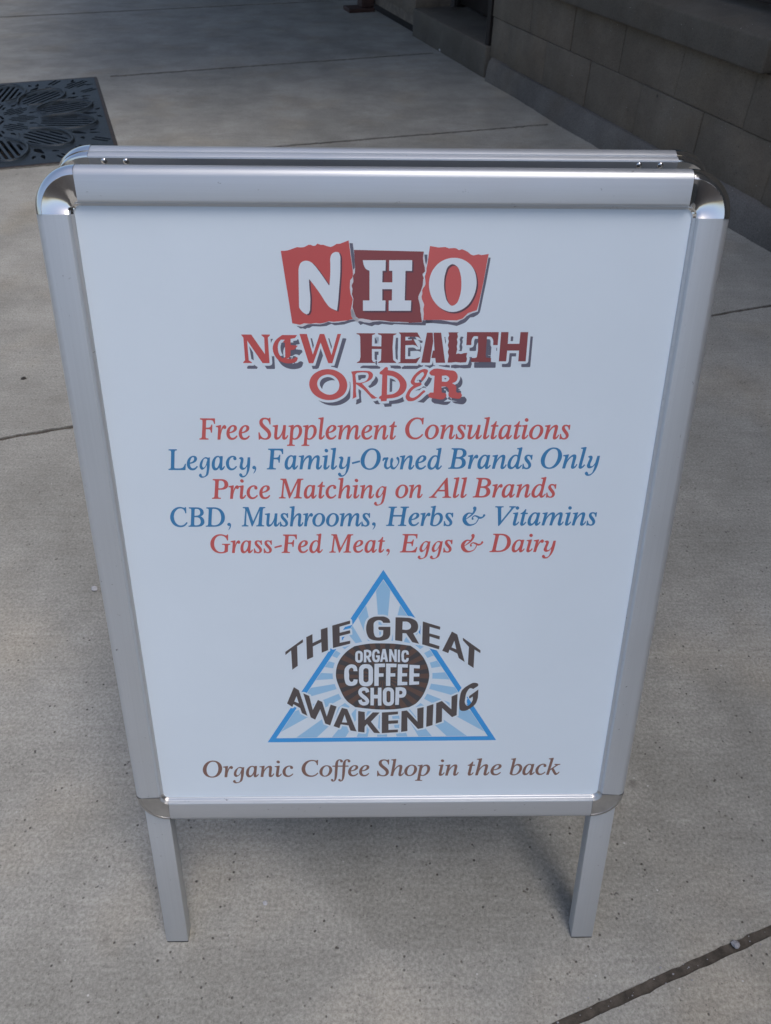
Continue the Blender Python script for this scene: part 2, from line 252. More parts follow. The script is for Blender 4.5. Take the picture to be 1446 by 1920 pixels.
  'tile_shade': '-656,19192 -597,19187 -582,19068 -567,18902 -563,18756 -596,18713 -626,18944|-1690,17681 -1589,17665 -1475,17710 -1385,17716 -1239,17711 -1148,17734 -1079,17762 -1012,17740 -877,17746 -707,17791 -606,17808 -550,17775 -640,17758 -776,17713 -957,17695 -1024,17723 -1115,17683 -1228,17672 -1386,17677 -1444,17643 -1489,17643 -1523,17620 -1568,17637 -1613,17631|-516,17763 -471,17780 -392,17753 -291,17742 -223,17764 -99,17776 59,17760 285,17750 715,17751 725,17796 901,17797 903,17746 789,17740 784,17701 512,17706 184,17721 139,17704 -54,17726 -121,17703 -189,17709 -246,17680 -302,17691 -415,17725 -466,17702|722,18997 779,18997 782,18909 762,18814 739,18877|1912,18951 1954,18948 1941,18841 1897,18501 1857,18241 1821,18000 1807,17945 1776,17906 1699,17861 1632,17855 1557,17771 1524,17749 1458,17720 1380,17692 1299,17709 1197,17725 1140,17725 935,17743 788,17746 781,17802 1080,17803 1274,17762 1388,17759 1563,17877 1651,17927 1772,17967 1792,18110 1851,18522',
  'name_new': '-2760,17514 -2563,17515 -2322,17134 -2318,17456 -2373,17506 -2369,17515 -2206,17516 -2204,17500 -2248,17457 -2246,17221 -2242,16959 -2379,16959 -2649,17401 -2644,17014 -2583,16974 -2589,16961 -2758,16961 -2752,16978 -2715,17014 -2716,17220 -2718,17455|-1973,17507 -1685,17508 -1726,17451 -1813,17435 -1818,17317 -1678,17302 -1752,17226 -1823,17215 -1827,17128 -1830,17118 -1833,17108 -1835,17098 -1839,17088 -1845,17080 -1855,17070 -1868,17063 -1881,17058 -1896,17053 -1909,17048 -1884,17047 -1858,17045 -1833,17043 -1808,17044 -1783,17048 -1768,17055 -1754,17065 -1739,17075 -1725,17081 -1711,17080 -1706,17078 -1701,17075 -1697,17071 -1692,17068 -1688,17064 -1692,17051 -1696,17038 -1701,17025 -1706,17012 -1714,17000 -1731,16986 -1751,16976 -1773,16969 -1796,16964 -1818,16960 -1844,16957 -1869,16956 -1895,16957 -1920,16960 -1945,16965 -1971,16972 -1997,16981 -2023,16993 -2046,17007 -2068,17023 -2089,17043 -2107,17066 -2123,17090 -2137,17116 -2148,17143 -2155,17164 -2161,17186 -2164,17208 -2166,17231 -2166,17253 -2162,17283 -2153,17313 -2142,17341 -2128,17369 -2111,17395 -2088,17422 -2061,17445 -2032,17466 -2002,17486|-2043,17364 -2054,17337 -2062,17309 -2066,17280 -2067,17251 -2066,17222 -2063,17199 -2059,17175 -2052,17153 -2044,17131 -2032,17111 -2022,17096 -2012,17080 -2001,17066 -1987,17057 -1972,17056 -1962,17059 -1954,17065 -1946,17073 -1939,17080 -1931,17088 -1926,17356 -1964,17372 -1923,17419 -2001,17418 -2009,17408 -2018,17397 -2027,17386 -2035,17375|-1638,17529 -1497,17529 -1394,17129 -1248,17530 -1163,17530 -1032,17122 -909,17531 -840,17532 -1019,16962 -1099,16962 -1237,17366 -1391,16961 -1478,16961',
  'name_health': '-544,17546 -182,17547 -188,17531 -242,17511 -246,17299 -66,17293 -61,17493 -73,17511 -128,17529 -130,17547 228,17545 223,17530 168,17506 153,17276 168,17030 230,16980 224,16971 -132,16970 -126,16982 -71,17017 -63,17244 -246,17244 -246,17035 -224,16992 -181,16979 -187,16969 -543,16968 -536,16981 -487,17009 -468,17090 -472,17480 -490,17516 -538,17530|270,17564 627,17565 702,17441 647,17477 598,17483 399,17483 400,17410 527,17417 532,17471 652,17277 602,17314 553,17326 402,17319 403,17049 596,17050 699,17093 623,16967 267,16966 279,16981 309,16987 310,17519|814,17562 923,17563 940,17400 887,16976 718,16976|941,17563 1086,17563 1187,16977 1004,16976 990,17069 914,17069 940,17217 971,17217|1227,17570 1423,17571 1398,17548 1414,17488 1396,17433 1412,17379 1400,17298 1412,17243 1393,17147 1436,17161 1491,17150 1545,17168 1611,17175 1596,17106 1613,17051 1596,16988 1486,16981 1389,16992 1307,16981 1236,16980 1242,17050 1253,17119 1230,17188 1247,17256 1224,17324 1242,17392 1225,17460 1243,17514|1586,17576 2199,17578 2194,17327 2107,17327 2106,17349 2106,17372 2106,17394 2103,17415 2096,17436 2090,17446 2084,17457 2076,17467 2068,17476 2059,17483 2044,17490 2028,17492 2011,17492 1993,17492 1977,17492 1974,17135 1976,17125 1978,17114 1979,17103 1982,17094 1988,17086 1993,17083 1999,17081 2005,17080 2011,17078 2017,17077 2030,17075 2043,17074 2056,17073 2069,17073 2083,17073 2084,16994 1692,16993 1690,17072 1756,17072 1764,17074 1773,17076 1782,17078 1790,17081 1796,17086 1801,17094 1804,17103 1805,17114 1806,17124 1807,17134 1816,17206 1816,17278 1812,17351 1806,17424 1803,17496 1785,17496 1768,17498 1750,17499 1733,17498 1719,17491 1710,17484 1703,17474 1697,17463 1692,17452 1688,17441 1682,17419 1680,17396 1680,17373 1681,17349 1680,17326 1585,17325|2245,17578 2388,17579 2388,17353 2615,17353 2619,17579 2768,17580 2767,17010 2620,17009 2621,17222 2388,17221 2382,17009 2238,17008',
  'name_order': '-1105,16844 -1070,16842 -1034,16837 -999,16830 -965,16820 -933,16806 -902,16790 -872,16772 -844,16751 -818,16727 -795,16700 -776,16671 -759,16639 -746,16605 -738,16570 -734,16534 -735,16496 -742,16458 -753,16421 -769,16386 -789,16353 -812,16327 -839,16303 -868,16283 -900,16265 -932,16250 -966,16237 -1001,16228 -1037,16221 -1073,16218 -1109,16217 -1147,16219 -1186,16225 -1224,16234 -1260,16246 -1295,16262 -1327,16279 -1357,16299 -1385,16322 -1411,16348 -1433,16376 -1450,16405 -1464,16435 -1475,16466 -1483,16499 -1486,16532 -1484,16564 -1478,16597 -1468,16628 -1456,16659 -1440,16687 -1418,16715 -1393,16741 -1364,16763 -1334,16782 -1303,16799 -1265,16816 -1226,16829 -1186,16837 -1146,16842|-1096,16737 -1069,16734 -1042,16727 -1016,16717 -992,16704 -970,16688 -946,16665 -926,16639 -909,16610 -897,16578 -891,16545 -890,16518 -893,16491 -900,16463 -909,16437 -923,16413 -937,16395 -953,16378 -972,16363 -991,16351 -1012,16341 -1028,16335 -1044,16331 -1061,16328 -1078,16327 -1094,16326 -1121,16329 -1148,16335 -1174,16344 -1199,16357 -1222,16371 -1242,16385 -1262,16401 -1279,16419 -1295,16439 -1307,16461 -1316,16481 -1322,16502 -1327,16524 -1329,16546 -1327,16568 -1322,16592 -1314,16615 -1302,16637 -1288,16657 -1272,16675 -1257,16688 -1241,16699 -1225,16708 -1207,16716 -1189,16723 -1171,16729 -1153,16733 -1134,16736 -1115,16738|-655,16795 -539,16813 -365,16814 -346,16811 -327,16810 -308,16808 -289,16804 -273,16796 -260,16787 -249,16777 -239,16765 -231,16752 -226,16737 -225,16723 -227,16708 -231,16693 -237,16679 -244,16666 -255,16651 -269,16638 -285,16627 -302,16616 -319,16606 -343,16594 -367,16584 -392,16576 -417,16567 -442,16558 -355,16463 -273,16361 -173,16282 -132,16276 -191,16246 -250,16252 -308,16324 -413,16439 -559,16546 -566,16402 -555,16281 -638,16242 -626,16269 -618,16498 -632,16736|-400,16782 -384,16780 -367,16779 -351,16776 -336,16771 -325,16761 -319,16750 -315,16739 -313,16727 -313,16714 -313,16702 -316,16683 -322,16665 -331,16648 -342,16632 -354,16618 -370,16605 -388,16595 -407,16587 -428,16581 -448,16576 -470,16573 -492,16573 -514,16574 -536,16575 -558,16576 -574,16736 -539,16772 -511,16775 -483,16779 -456,16782 -428,16784|-42,16827 -26,16842 -10,16860 5,16877 22,16888 40,16890 46,16888 52,16885 57,16882 63,16879 68,16876 66,16827 94,16822 123,16818 151,16814 179,16808 206,16799 240,16784 273,16766 305,16745 334,16721 360,16694 383,16667 404,16638 423,16606 436,16573 443,16539 443,16509 439,16479 432,16450 421,16422 407,16396 389,16373 369,16352 346,16333 322,16317 296,16302 275,16292 253,16284 231,16277 208,16271 185,16266 159,16261 132,16258 106,16256 79,16254 52,16251 46,16201 -66,16193 -73,16244 -108,16251 -102,16287 -56,16316 -41,16736 -96,16750 -90,16792 -80,16799 -70,16806 -61,16813 -51,16820|56,16722 75,16720 95,16718 114,16716 133,16713 152,16708 177,16699 201,16687 225,16673 246,16657 264,16638 277,16620 288,16601 297,16581 303,16560 307,16539 307,16511 303,16484 294,16458 282,16433 267,16410 251,16393 233,16378 213,16365 192,16354 170,16345 147,16339 124,16335 100,16334 76,16333 52,16331|883,16773 885,16785 891,16795 899,16804 908,16813 916,16822 971,16857 1039,16862 1115,16852 1193,16837 1268,16830 1294,16826 1320,16824 1346,16822 1371,16815 1393,16803 1409,16788 1422,16771 1433,16752 1441,16732 1446,16711 1447,16690 1446,16669 1441,16649 1433,16629 1423,16612 1410,16599 1394,16590 1376,16582 1358,16575 1341,16567 1358,16557 1375,16547 1392,16537 1407,16526 1420,16513 1430,16486 1430,16454 1428,16422 1431,16394 1448,16377 1460,16373 1472,16373 1485,16374 1498,16376 1510,16377 1519,16367 1528,16358 1537,16348 1544,16338 1548,16327 1548,16314 1544,16302 1538,16290 1531,16279 1523,16269 1496,16251 1462,16249 1424,16254 1385,16262 1348,16266 1336,16271 1323,16277 1311,16282 1300,16289 1290,16297 1278,16321 1277,16350 1282,16382 1284,16413 1277,16441 1271,16452 1265,16463 1258,16473 1249,16483 1240,16491 1221,16499 1201,16502 1179,16500 1157,16498 1135,16498 1140,16376 1210,16369 1217,16359 1225,16350 1232,16340 1238,16330 1240,16319 1239,16308 1235,16297 1228,16287 1221,16277 1214,16268 1172,16238 1116,16234 1053,16244 988,16258 927,16265 916,16273 903,16281 891,16289 882,16299 877,16311 876,16324 879,16336 885,16349 893,16359 903,16368 916,16375 931,16377 947,16377 963,16376 979,16376 989,16717 926,16724 916,16733 905,16742 895,16751 887,16761|1134,16717 1154,16719 1174,16722 1193,16724 1213,16724 1231,16718 1244,16710 1258,16700 1269,16689 1278,16676 1282,16661 1281,16648 1276,16636 1268,16624 1259,16614 1249,16605 1231,16595 1209,16593 1185,16596 1161,16599 1138,16600|721,16646 726,16638 731,16629 736,16620 742,16613 749,16611 757,16612 763,16617 769,16624 774,16632 779,16639 796,16661 811,16686 823,16712 833,16739 842,16766 846,16777 851,16789 855,16800 856,16811 854,16822 848,16831 838,16838 828,16843 816,16847 805,16850 790,16852 775,16851 759,16849 744,16844 729,16840 702,16829 676,16813 651,16794 629,16773 607,16751 592,16733 577,16715 563,16695 551,16674 541,16653 534,16639 528,16625 523,16610 520,16596 521,16582 525,16572 529,16563 535,16554 542,16546 550,16539 555,16536 561,16533 566,16530 572,16528 578,16525 560,16508 541,16492 523,16476 505,16458 489,16439 478,16423 468,16406 458,16389 450,16371 442,16353 437,16339 432,16325 428,16310 425,16296 425,16281 429,16265 435,16248 443,16233 454,16220 466,16209 481,16201 498,16197 515,16196 533,16196 550,16197 577,16203 603,16213 628,16227 652,16243 675,16260 696,16276 716,16295 734,16314 752,16334 770,16354 782,16363 795,16373 807,16382 815,16393 814,16404 810,16409 806,16414 801,16418 795,16421 789,16423 779,16422 769,16417 760,16408 751,16398 742,16390 722,16373 704,16354 686,16336 667,16318 646,16303 629,16292 611,16281 593,16272 575,16266 556,16267 544,16270 533,16274 522,16279 513,16287 506,16296 502,16309 503,16324 507,16339 513,16353 519,16368 528,16388 540,16406 555,16423 570,16439 587,16454 609,16469 633,16482 659,16493 685,16503 710,16514 717,16522 725,16529 732,16537 737,16545 737,16554 735,16560 731,16565 726,16570 721,16574 716,16578 702,16583 687,16582 671,16579 655,16575 639,16575 632,16575 625,16576 617,16577 611,16578 604,16582 598,16592 598,16604 601,16618 606,16632 610,16646 618,16667 630,16687 644,16705 660,16722 677,16737 694,16753 713,16770 732,16784 750,16790 765,16783 768,16780 770,16776 772,16773 774,16769 776,16766 779,16742 770,16718 753,16694 735,16670',
  'arc_upper': '-2261,10165 -1843,10514 -1838,10433 -1981,10326 -1990,9769 -2122,9659 -2125,10208 -2262,10078|-1761,10572 -1616,10656 -1620,10410 -1424,10517 -1420,10782 -1265,10838 -1267,10210 -1417,10139 -1418,10431 -1618,10314 -1619,10020 -1766,9944|-1157,10886 -748,11021 -744,10937 -990,10854 -989,10689 -752,10758 -747,10673 -991,10600 -994,10412 -750,10471 -751,10389 -1153,10268|171,10954 12,10955 5,10966 -1,10977 -8,10988 -15,10999 -24,11007 -38,11017 -54,11024 -70,11028 -87,11029 -103,11029 -123,11025 -143,11017 -161,11007 -177,10993 -192,10977 -205,10948 -211,10916 -212,10880 -210,10844 -209,10809 -210,10779 -210,10749 -209,10719 -206,10689 -200,10660 -196,10642 -190,10623 -184,10604 -176,10588 -165,10575 -152,10566 -138,10561 -123,10558 -108,10557 -93,10558 -76,10560 -58,10565 -42,10573 -26,10583 -13,10596 2,10621 8,10653 10,10687 10,10722 13,10755 -85,10766 -103,10808 -94,10850 176,10849 174,10637 168,10618 163,10598 157,10578 149,10559 140,10542 120,10520 96,10505 69,10494 42,10485 15,10478 -17,10471 -49,10467 -82,10466 -114,10468 -146,10472 -181,10478 -215,10484 -249,10494 -280,10510 -308,10533 -326,10558 -341,10587 -352,10618 -362,10650 -370,10682 -377,10724 -382,10766 -382,10809 -380,10852 -374,10894 -368,10925 -361,10956 -352,10986 -340,11015 -324,11040 -307,11060 -286,11077 -265,11091 -242,11102 -218,11112 -191,11121 -163,11125 -134,11127 -106,11127 -77,11126 -49,11127 -20,11127 9,11126 37,11121 64,11111 84,11101 104,11089 123,11075 140,11058 153,11038 159,11022 163,11006 166,10989 168,10971|290,11104 330,11103 369,11102 409,11100 448,11098 488,11095 524,11092 560,11090 596,11087 631,11080 665,11067 692,11054 718,11038 743,11020 765,10998 783,10973 793,10950 802,10925 808,10899 811,10873 812,10846 811,10819 808,10792 802,10766 793,10741 780,10720 767,10706 751,10695 734,10685 717,10677 701,10667 846,10377 688,10421 540,10668 456,10674 454,10448 287,10477|454,10991 480,10989 505,10989 531,10988 556,10984 579,10974 594,10962 609,10950 623,10935 634,10919 642,10900 646,10881 648,10861 647,10841 643,10822 635,10805 625,10791 612,10781 597,10774 581,10768 565,10763 542,10760 519,10761 496,10765 472,10770 449,10774|915,10989 1320,10844 1317,10764 1076,10845 1076,10665 1320,10585 1315,10493 1084,10580 1084,10398 1322,10310 1316,10219 918,10360|1593,10712 1722,10631 1931,9859 1789,9970 1746,10101 1560,10211 1534,10113 1390,10180|1663,10460 1717,10217 1603,10276|1857,10540 2286,10186 2285,10110 2145,10209 2150,9686 2011,9792 2009,10285 1860,10469',
  'arc_lower': '-2107,9152 -1991,9060 -1816,8291 -1944,8375 -1981,8528 -2138,8646 -2170,8564 -2292,8670|-2054,8888 -2007,8668 -2116,8727|-1890,8968 -1752,8891 -1679,8467 -1548,8770 -1447,8711 -1347,8264 -1245,8628 -1102,8569 -1269,7993 -1390,8050 -1500,8489 -1632,8171 -1737,8243|-976,8528 -845,8489 -626,7798 -775,7828 -824,7990 -1013,8023 -1047,7903 -1190,7969|-913,8325 -855,8077 -983,8082|-583,8431 -424,8399 -419,8150 -227,8386 -61,8380 -274,8101 -45,7738 -198,7751 -369,8030 -426,7946 -432,7765 -592,7790|-7,8381 384,8405 385,8324 153,8299 155,8127 388,8139 389,8044 155,8026 157,7841 392,7851 389,7768 -8,7737|470,8418 599,8439 865,8089 849,8496 1004,8536 1012,7896 882,7864 613,8228 622,7802 469,7775|1079,8562 1238,8628 1237,7982 1082,7928|1305,8654 1438,8720 1678,8464 1667,8851 1809,8929 1815,8287 1705,8225 1452,8506 1462,8090 1314,8026|2290,9163 2178,9072 2165,9078 2152,9085 2139,9092 2126,9097 2113,9098 2091,9091 2073,9073 2058,9048 2045,9021 2033,8994 2021,8960 2012,8924 2006,8886 2003,8848 2000,8809 1997,8771 1993,8732 1993,8694 1997,8656 2010,8623 2017,8610 2025,8597 2034,8585 2044,8575 2055,8569 2075,8568 2092,8578 2109,8595 2124,8616 2138,8635 2150,8654 2160,8675 2168,8697 2177,8720 2186,8742 2180,8848 2108,8787 2085,8822 2094,8862 2302,9058 2304,8807 2297,8775 2291,8742 2285,8709 2277,8678 2266,8648 2247,8613 2225,8581 2200,8552 2173,8525 2145,8501 2114,8475 2082,8451 2049,8430 2014,8417 1977,8413 1961,8414 1945,8416 1929,8419 1914,8425 1901,8435 1886,8456 1877,8482 1873,8511 1870,8541 1866,8570 1861,8618 1859,8666 1860,8715 1864,8763 1868,8810 1871,8854 1875,8898 1881,8941 1891,8982 1904,9021 1926,9060 1952,9094 1981,9125 2012,9152 2045,9177 2076,9201 2108,9224 2141,9244 2175,9255 2210,9254 2227,9251 2245,9247 2262,9240 2277,9230 2287,9215 2289,9205 2290,9195 2290,9184 2290,9173',
  'triangle': '5,12341 2835,7495 -2828,7468|7,12102 2620,7620 -2607,7595',
  'badge': '-652,10317 -585,10332 -518,10347 -452,10361 -385,10374 -318,10384 -250,10389 -181,10393 -113,10394 -45,10393 24,10392 86,10391 147,10388 209,10385 270,10380 332,10374 396,10366 459,10356 523,10345 586,10334 650,10323 691,10288 733,10254 774,10219 814,10181 852,10141 895,10084 935,10025 972,9961 1005,9895 1033,9826 1058,9757 1078,9685 1095,9613 1106,9539 1111,9464 1109,9394 1101,9324 1088,9255 1072,9186 1054,9119 1034,9050 1011,8981 986,8915 956,8851 922,8790 900,8757 878,8724 854,8693 828,8663 801,8636 773,8613 743,8592 713,8574 682,8555 652,8536 593,8525 534,8513 475,8501 417,8491 357,8482 279,8474 200,8469 122,8466 43,8466 -36,8467 -100,8471 -165,8476 -229,8483 -293,8490 -357,8499 -416,8507 -475,8516 -534,8526 -593,8536 -651,8545 -693,8582 -735,8618 -777,8654 -817,8692 -854,8736 -899,8806 -937,8883 -969,8964 -997,9048 -1024,9131 -1045,9199 -1065,9267 -1082,9336 -1095,9406 -1101,9477 -1100,9560 -1092,9643 -1076,9724 -1055,9803 -1027,9879 -997,9944 -961,10006 -922,10065 -879,10119 -833,10170 -799,10203 -763,10233 -726,10261 -688,10289',
  'badge_centre': '3,9460',
  'badge_text': '-543,10193 -512,10185 -485,10164 -467,10131 -461,10093 -462,9951 -469,9913 -487,9880 -514,9859 -546,9851 -558,9851 -589,9859 -616,9881 -634,9914 -640,9952 -638,10094 -632,10132 -614,10164 -587,10186 -555,10193|-547,10123 -538,10120 -530,10114 -525,10105 -523,10093 -524,9952 -526,9940 -531,9931 -539,9925 -549,9922 -554,9922 -563,9925 -571,9931 -576,9941 -578,9952 -577,10094 -575,10105 -569,10114 -561,10120 -552,10123|-435,10213 -415,10216 -395,10219 -375,10222 -355,10222 -335,10219 -321,10214 -306,10208 -292,10200 -280,10190 -270,10177 -265,10166 -262,10154 -260,10141 -259,10128 -258,10115 -258,10100 -259,10085 -261,10070 -265,10056 -270,10042 -277,10032 -284,10022 -293,10014 -302,10005 -310,9997 -258,9871 -319,9867 -367,9991 -379,9991 -379,9865 -440,9861|-379,10151 -370,10152 -361,10153 -352,10155 -343,10154 -336,10151 -329,10144 -325,10135 -321,10126 -319,10115 -318,10105 -319,10094 -321,10083 -325,10073 -329,10064 -336,10057 -343,10053 -352,10052 -361,10052 -370,10053 -379,10053|-64,10114 -121,10114 -123,10126 -125,10138 -127,10150 -131,10160 -138,10166 -142,10168 -147,10169 -151,10169 -156,10168 -160,10166 -166,10162 -170,10157 -174,10150 -178,10143 -181,10135 -186,10118 -188,10100 -187,10080 -185,10061 -184,10042 -184,10025 -185,10007 -185,9990 -183,9973 -177,9958 -174,9952 -170,9945 -165,9940 -160,9935 -155,9933 -149,9933 -143,9935 -138,9938 -133,9943 -129,9947 -124,9956 -122,9966 -122,9977 -121,9989 -120,10000 -155,10004 -155,10062 -64,10062 -63,9958 -67,9942 -70,9926 -73,9911 -78,9896 -85,9884 -97,9874 -110,9868 -125,9864 -140,9863 -155,9864 -168,9866 -181,9871 -193,9877 -205,9885 -215,9896 -223,9908 -229,9922 -234,9938 -238,9953 -241,9969 -246,9996 -248,10023 -249,10050 -248,10078 -244,10104 -241,10126 -238,10148 -233,10169 -226,10188 -215,10204 -205,10214 -194,10222 -181,10229 -168,10233 -155,10235 -140,10233 -125,10228 -111,10220 -98,10210 -86,10197 -79,10183 -74,10166 -70,10149 -68,10131|-1,10238 68,10238 131,9877 70,9877 58,9946 6,9947 -4,9878 -59,9874|32,10134 47,10003 16,10003|154,10233 205,10233 276,10029 274,10226 329,10226 334,9872 283,9872 207,10081 209,9876 153,9879|355,10216 406,10215 408,9865 356,9867|615,10075 557,10080 555,10091 555,10103 554,10114 551,10124 545,10132 542,10134 537,10136 533,10138 529,10138 525,10138 519,10135 515,10131 511,10124 507,10118 504,10111 499,10096 498,10080 498,10062 500,10045 501,10028 500,10013 500,9997 500,9982 502,9968 507,9955 510,9948 514,9942 518,9936 523,9931 528,9929 533,9930 537,9932 542,9936 545,9940 549,9944 553,9951 556,9959 558,9968 560,9977 562,9986 614,9981 612,9963 611,9943 609,9924 606,9907 598,9891 587,9879 575,9869 560,9862 545,9857 530,9856 514,9857 499,9862 484,9869 471,9879 460,9892 450,9910 445,9930 443,9952 442,9975 441,9997 439,10016 438,10034 437,10053 438,10072 439,10091 441,10111 444,10131 447,10151 454,10169 464,10184 474,10193 487,10199 500,10203 513,10204 527,10204 541,10202 555,10199 569,10192 582,10184 593,10173 602,10157 607,10137 610,10117 612,10096|-589,9612 -685,9613 -685,9628 -685,9645 -685,9660 -687,9675 -693,9687 -700,9695 -708,9701 -717,9706 -726,9708 -736,9709 -746,9705 -756,9698 -765,9689 -772,9678 -780,9667 -792,9637 -795,9604 -793,9568 -789,9532 -787,9496 -788,9465 -790,9434 -791,9402 -788,9373 -778,9346 -772,9335 -766,9324 -758,9315 -750,9307 -741,9303 -731,9303 -721,9305 -712,9310 -704,9316 -697,9324 -692,9333 -689,9344 -687,9355 -686,9367 -684,9378 -586,9367 -589,9342 -592,9317 -595,9293 -600,9269 -610,9248 -628,9225 -652,9207 -678,9195 -706,9187 -733,9184 -759,9184 -786,9188 -811,9196 -835,9209 -855,9228 -870,9251 -880,9278 -887,9308 -892,9338 -897,9368 -902,9402 -904,9437 -905,9471 -905,9505 -903,9540 -901,9575 -899,9611 -895,9646 -887,9679 -875,9709 -854,9741 -828,9768 -798,9790 -767,9804 -735,9810 -710,9809 -686,9803 -662,9794 -641,9780 -623,9761 -609,9736 -601,9707 -597,9676 -594,9643|-189,9822 59,9827 59,9725 -85,9722 -84,9546 26,9545 26,9449 -89,9445 -88,9180 -194,9181|83,9827 331,9819 329,9720 188,9721 190,9548 303,9548 304,9452 187,9448 190,9178 84,9179|360,9808 597,9803 595,9706 463,9713 465,9549 584,9548 582,9456 463,9453 462,9296 592,9295 594,9202 357,9192|635,9790 879,9774 878,9679 741,9690 741,9541 876,9540 875,9448 740,9445 740,9305 873,9304 875,9217 638,9202|-285,9127 -201,9126 -201,8919 -109,8918 -106,9130 -21,9130 -19,8592 -104,8593 -108,8808 -200,8809 -204,8598 -286,8603|317,9134 345,9136 372,9140 400,9143 427,9144 454,9140 473,9135 492,9130 511,9124 528,9114 543,9100 556,9080 565,9057 571,9032 575,9005 575,8980 574,8953 570,8927 563,8901 552,8878 539,8859 525,8847 510,8839 493,8833 476,8829 459,8826 449,8825 438,8825 427,8826 417,8826 406,8827 400,8612 311,8612|407,9031 417,9032 427,9034 437,9035 447,9035 456,9031 464,9024 472,9015 478,9004 482,8992 483,8980 482,8968 478,8957 473,8946 466,8937 458,8930 448,8925 438,8924 427,8925 415,8926 405,8926|-354,9812 -304,9800 -262,9765 -234,9714 -224,9653 -224,9332 -234,9270 -262,9218 -305,9183 -355,9171 -426,9171 -476,9184 -519,9219 -547,9272 -556,9334 -554,9655 -544,9715 -515,9767 -473,9801 -423,9813|-384,9696 -362,9691 -344,9676 -332,9654 -328,9628 -329,9359 -333,9332 -345,9310 -363,9295 -385,9290 -395,9290 -417,9295 -435,9310 -447,9333 -451,9359 -450,9629 -445,9655 -433,9677 -415,9691 -394,9696|164,9135 208,9124 245,9093 271,9047 280,8992 283,8728 275,8673 250,8626 213,8595 169,8584 130,8585 85,8596 47,8628 22,8675 13,8730 11,8994 20,9048 44,9094 81,9125 125,9135|149,9033 166,9028 181,9016 192,8997 195,8975 197,8746 194,8724 184,8706 169,8693 152,8689 148,8689 130,8694 115,8706 105,8725 102,8747 100,8976 103,8998 113,9016 128,9028 145,9033|-312,9007 -314,9017 -318,9033 -323,9055 -332,9079 -347,9104 -365,9121 -384,9132 -403,9141 -424,9146 -446,9147 -467,9144 -488,9137 -508,9127 -527,9113 -545,9094 -559,9071 -568,9046 -574,9020 -576,8993 -574,8965 -568,8939 -558,8915 -546,8895 -534,8877 -519,8859 -502,8839 -482,8819 -462,8801 -445,8785 -431,8770 -420,8756 -410,8743 -403,8732 -400,8726 -399,8725 -399,8725 -400,8722 -402,8717 -405,8713 -407,8711 -410,8709 -418,8706 -429,8704 -440,8703 -449,8704 -457,8706 -466,8710 -474,8715 -481,8720 -484,8723 -485,8726 -488,8737 -491,8751 -494,8767 -496,8779 -579,8754 -577,8744 -574,8727 -570,8705 -562,8680 -550,8655 -533,8636 -516,8622 -499,8611 -480,8603 -461,8598 -441,8596 -420,8598 -400,8602 -380,8609 -360,8621 -344,8639 -331,8659 -321,8683 -315,8710 -315,8740 -321,8768 -331,8792 -343,8812 -356,8831 -370,8850 -388,8870 -408,8889 -428,8908 -445,8924 -458,8938 -469,8952 -479,8965 -486,8975 -489,8982 -491,8986 -491,8992 -491,9001 -489,9011 -486,9019 -483,9023 -480,9027 -471,9033 -461,9038 -450,9042 -442,9043 -435,9042 -426,9040 -417,9036 -410,9032 -407,9029 -406,9027 -403,9018 -399,9004 -396,8989 -393,8977',
}
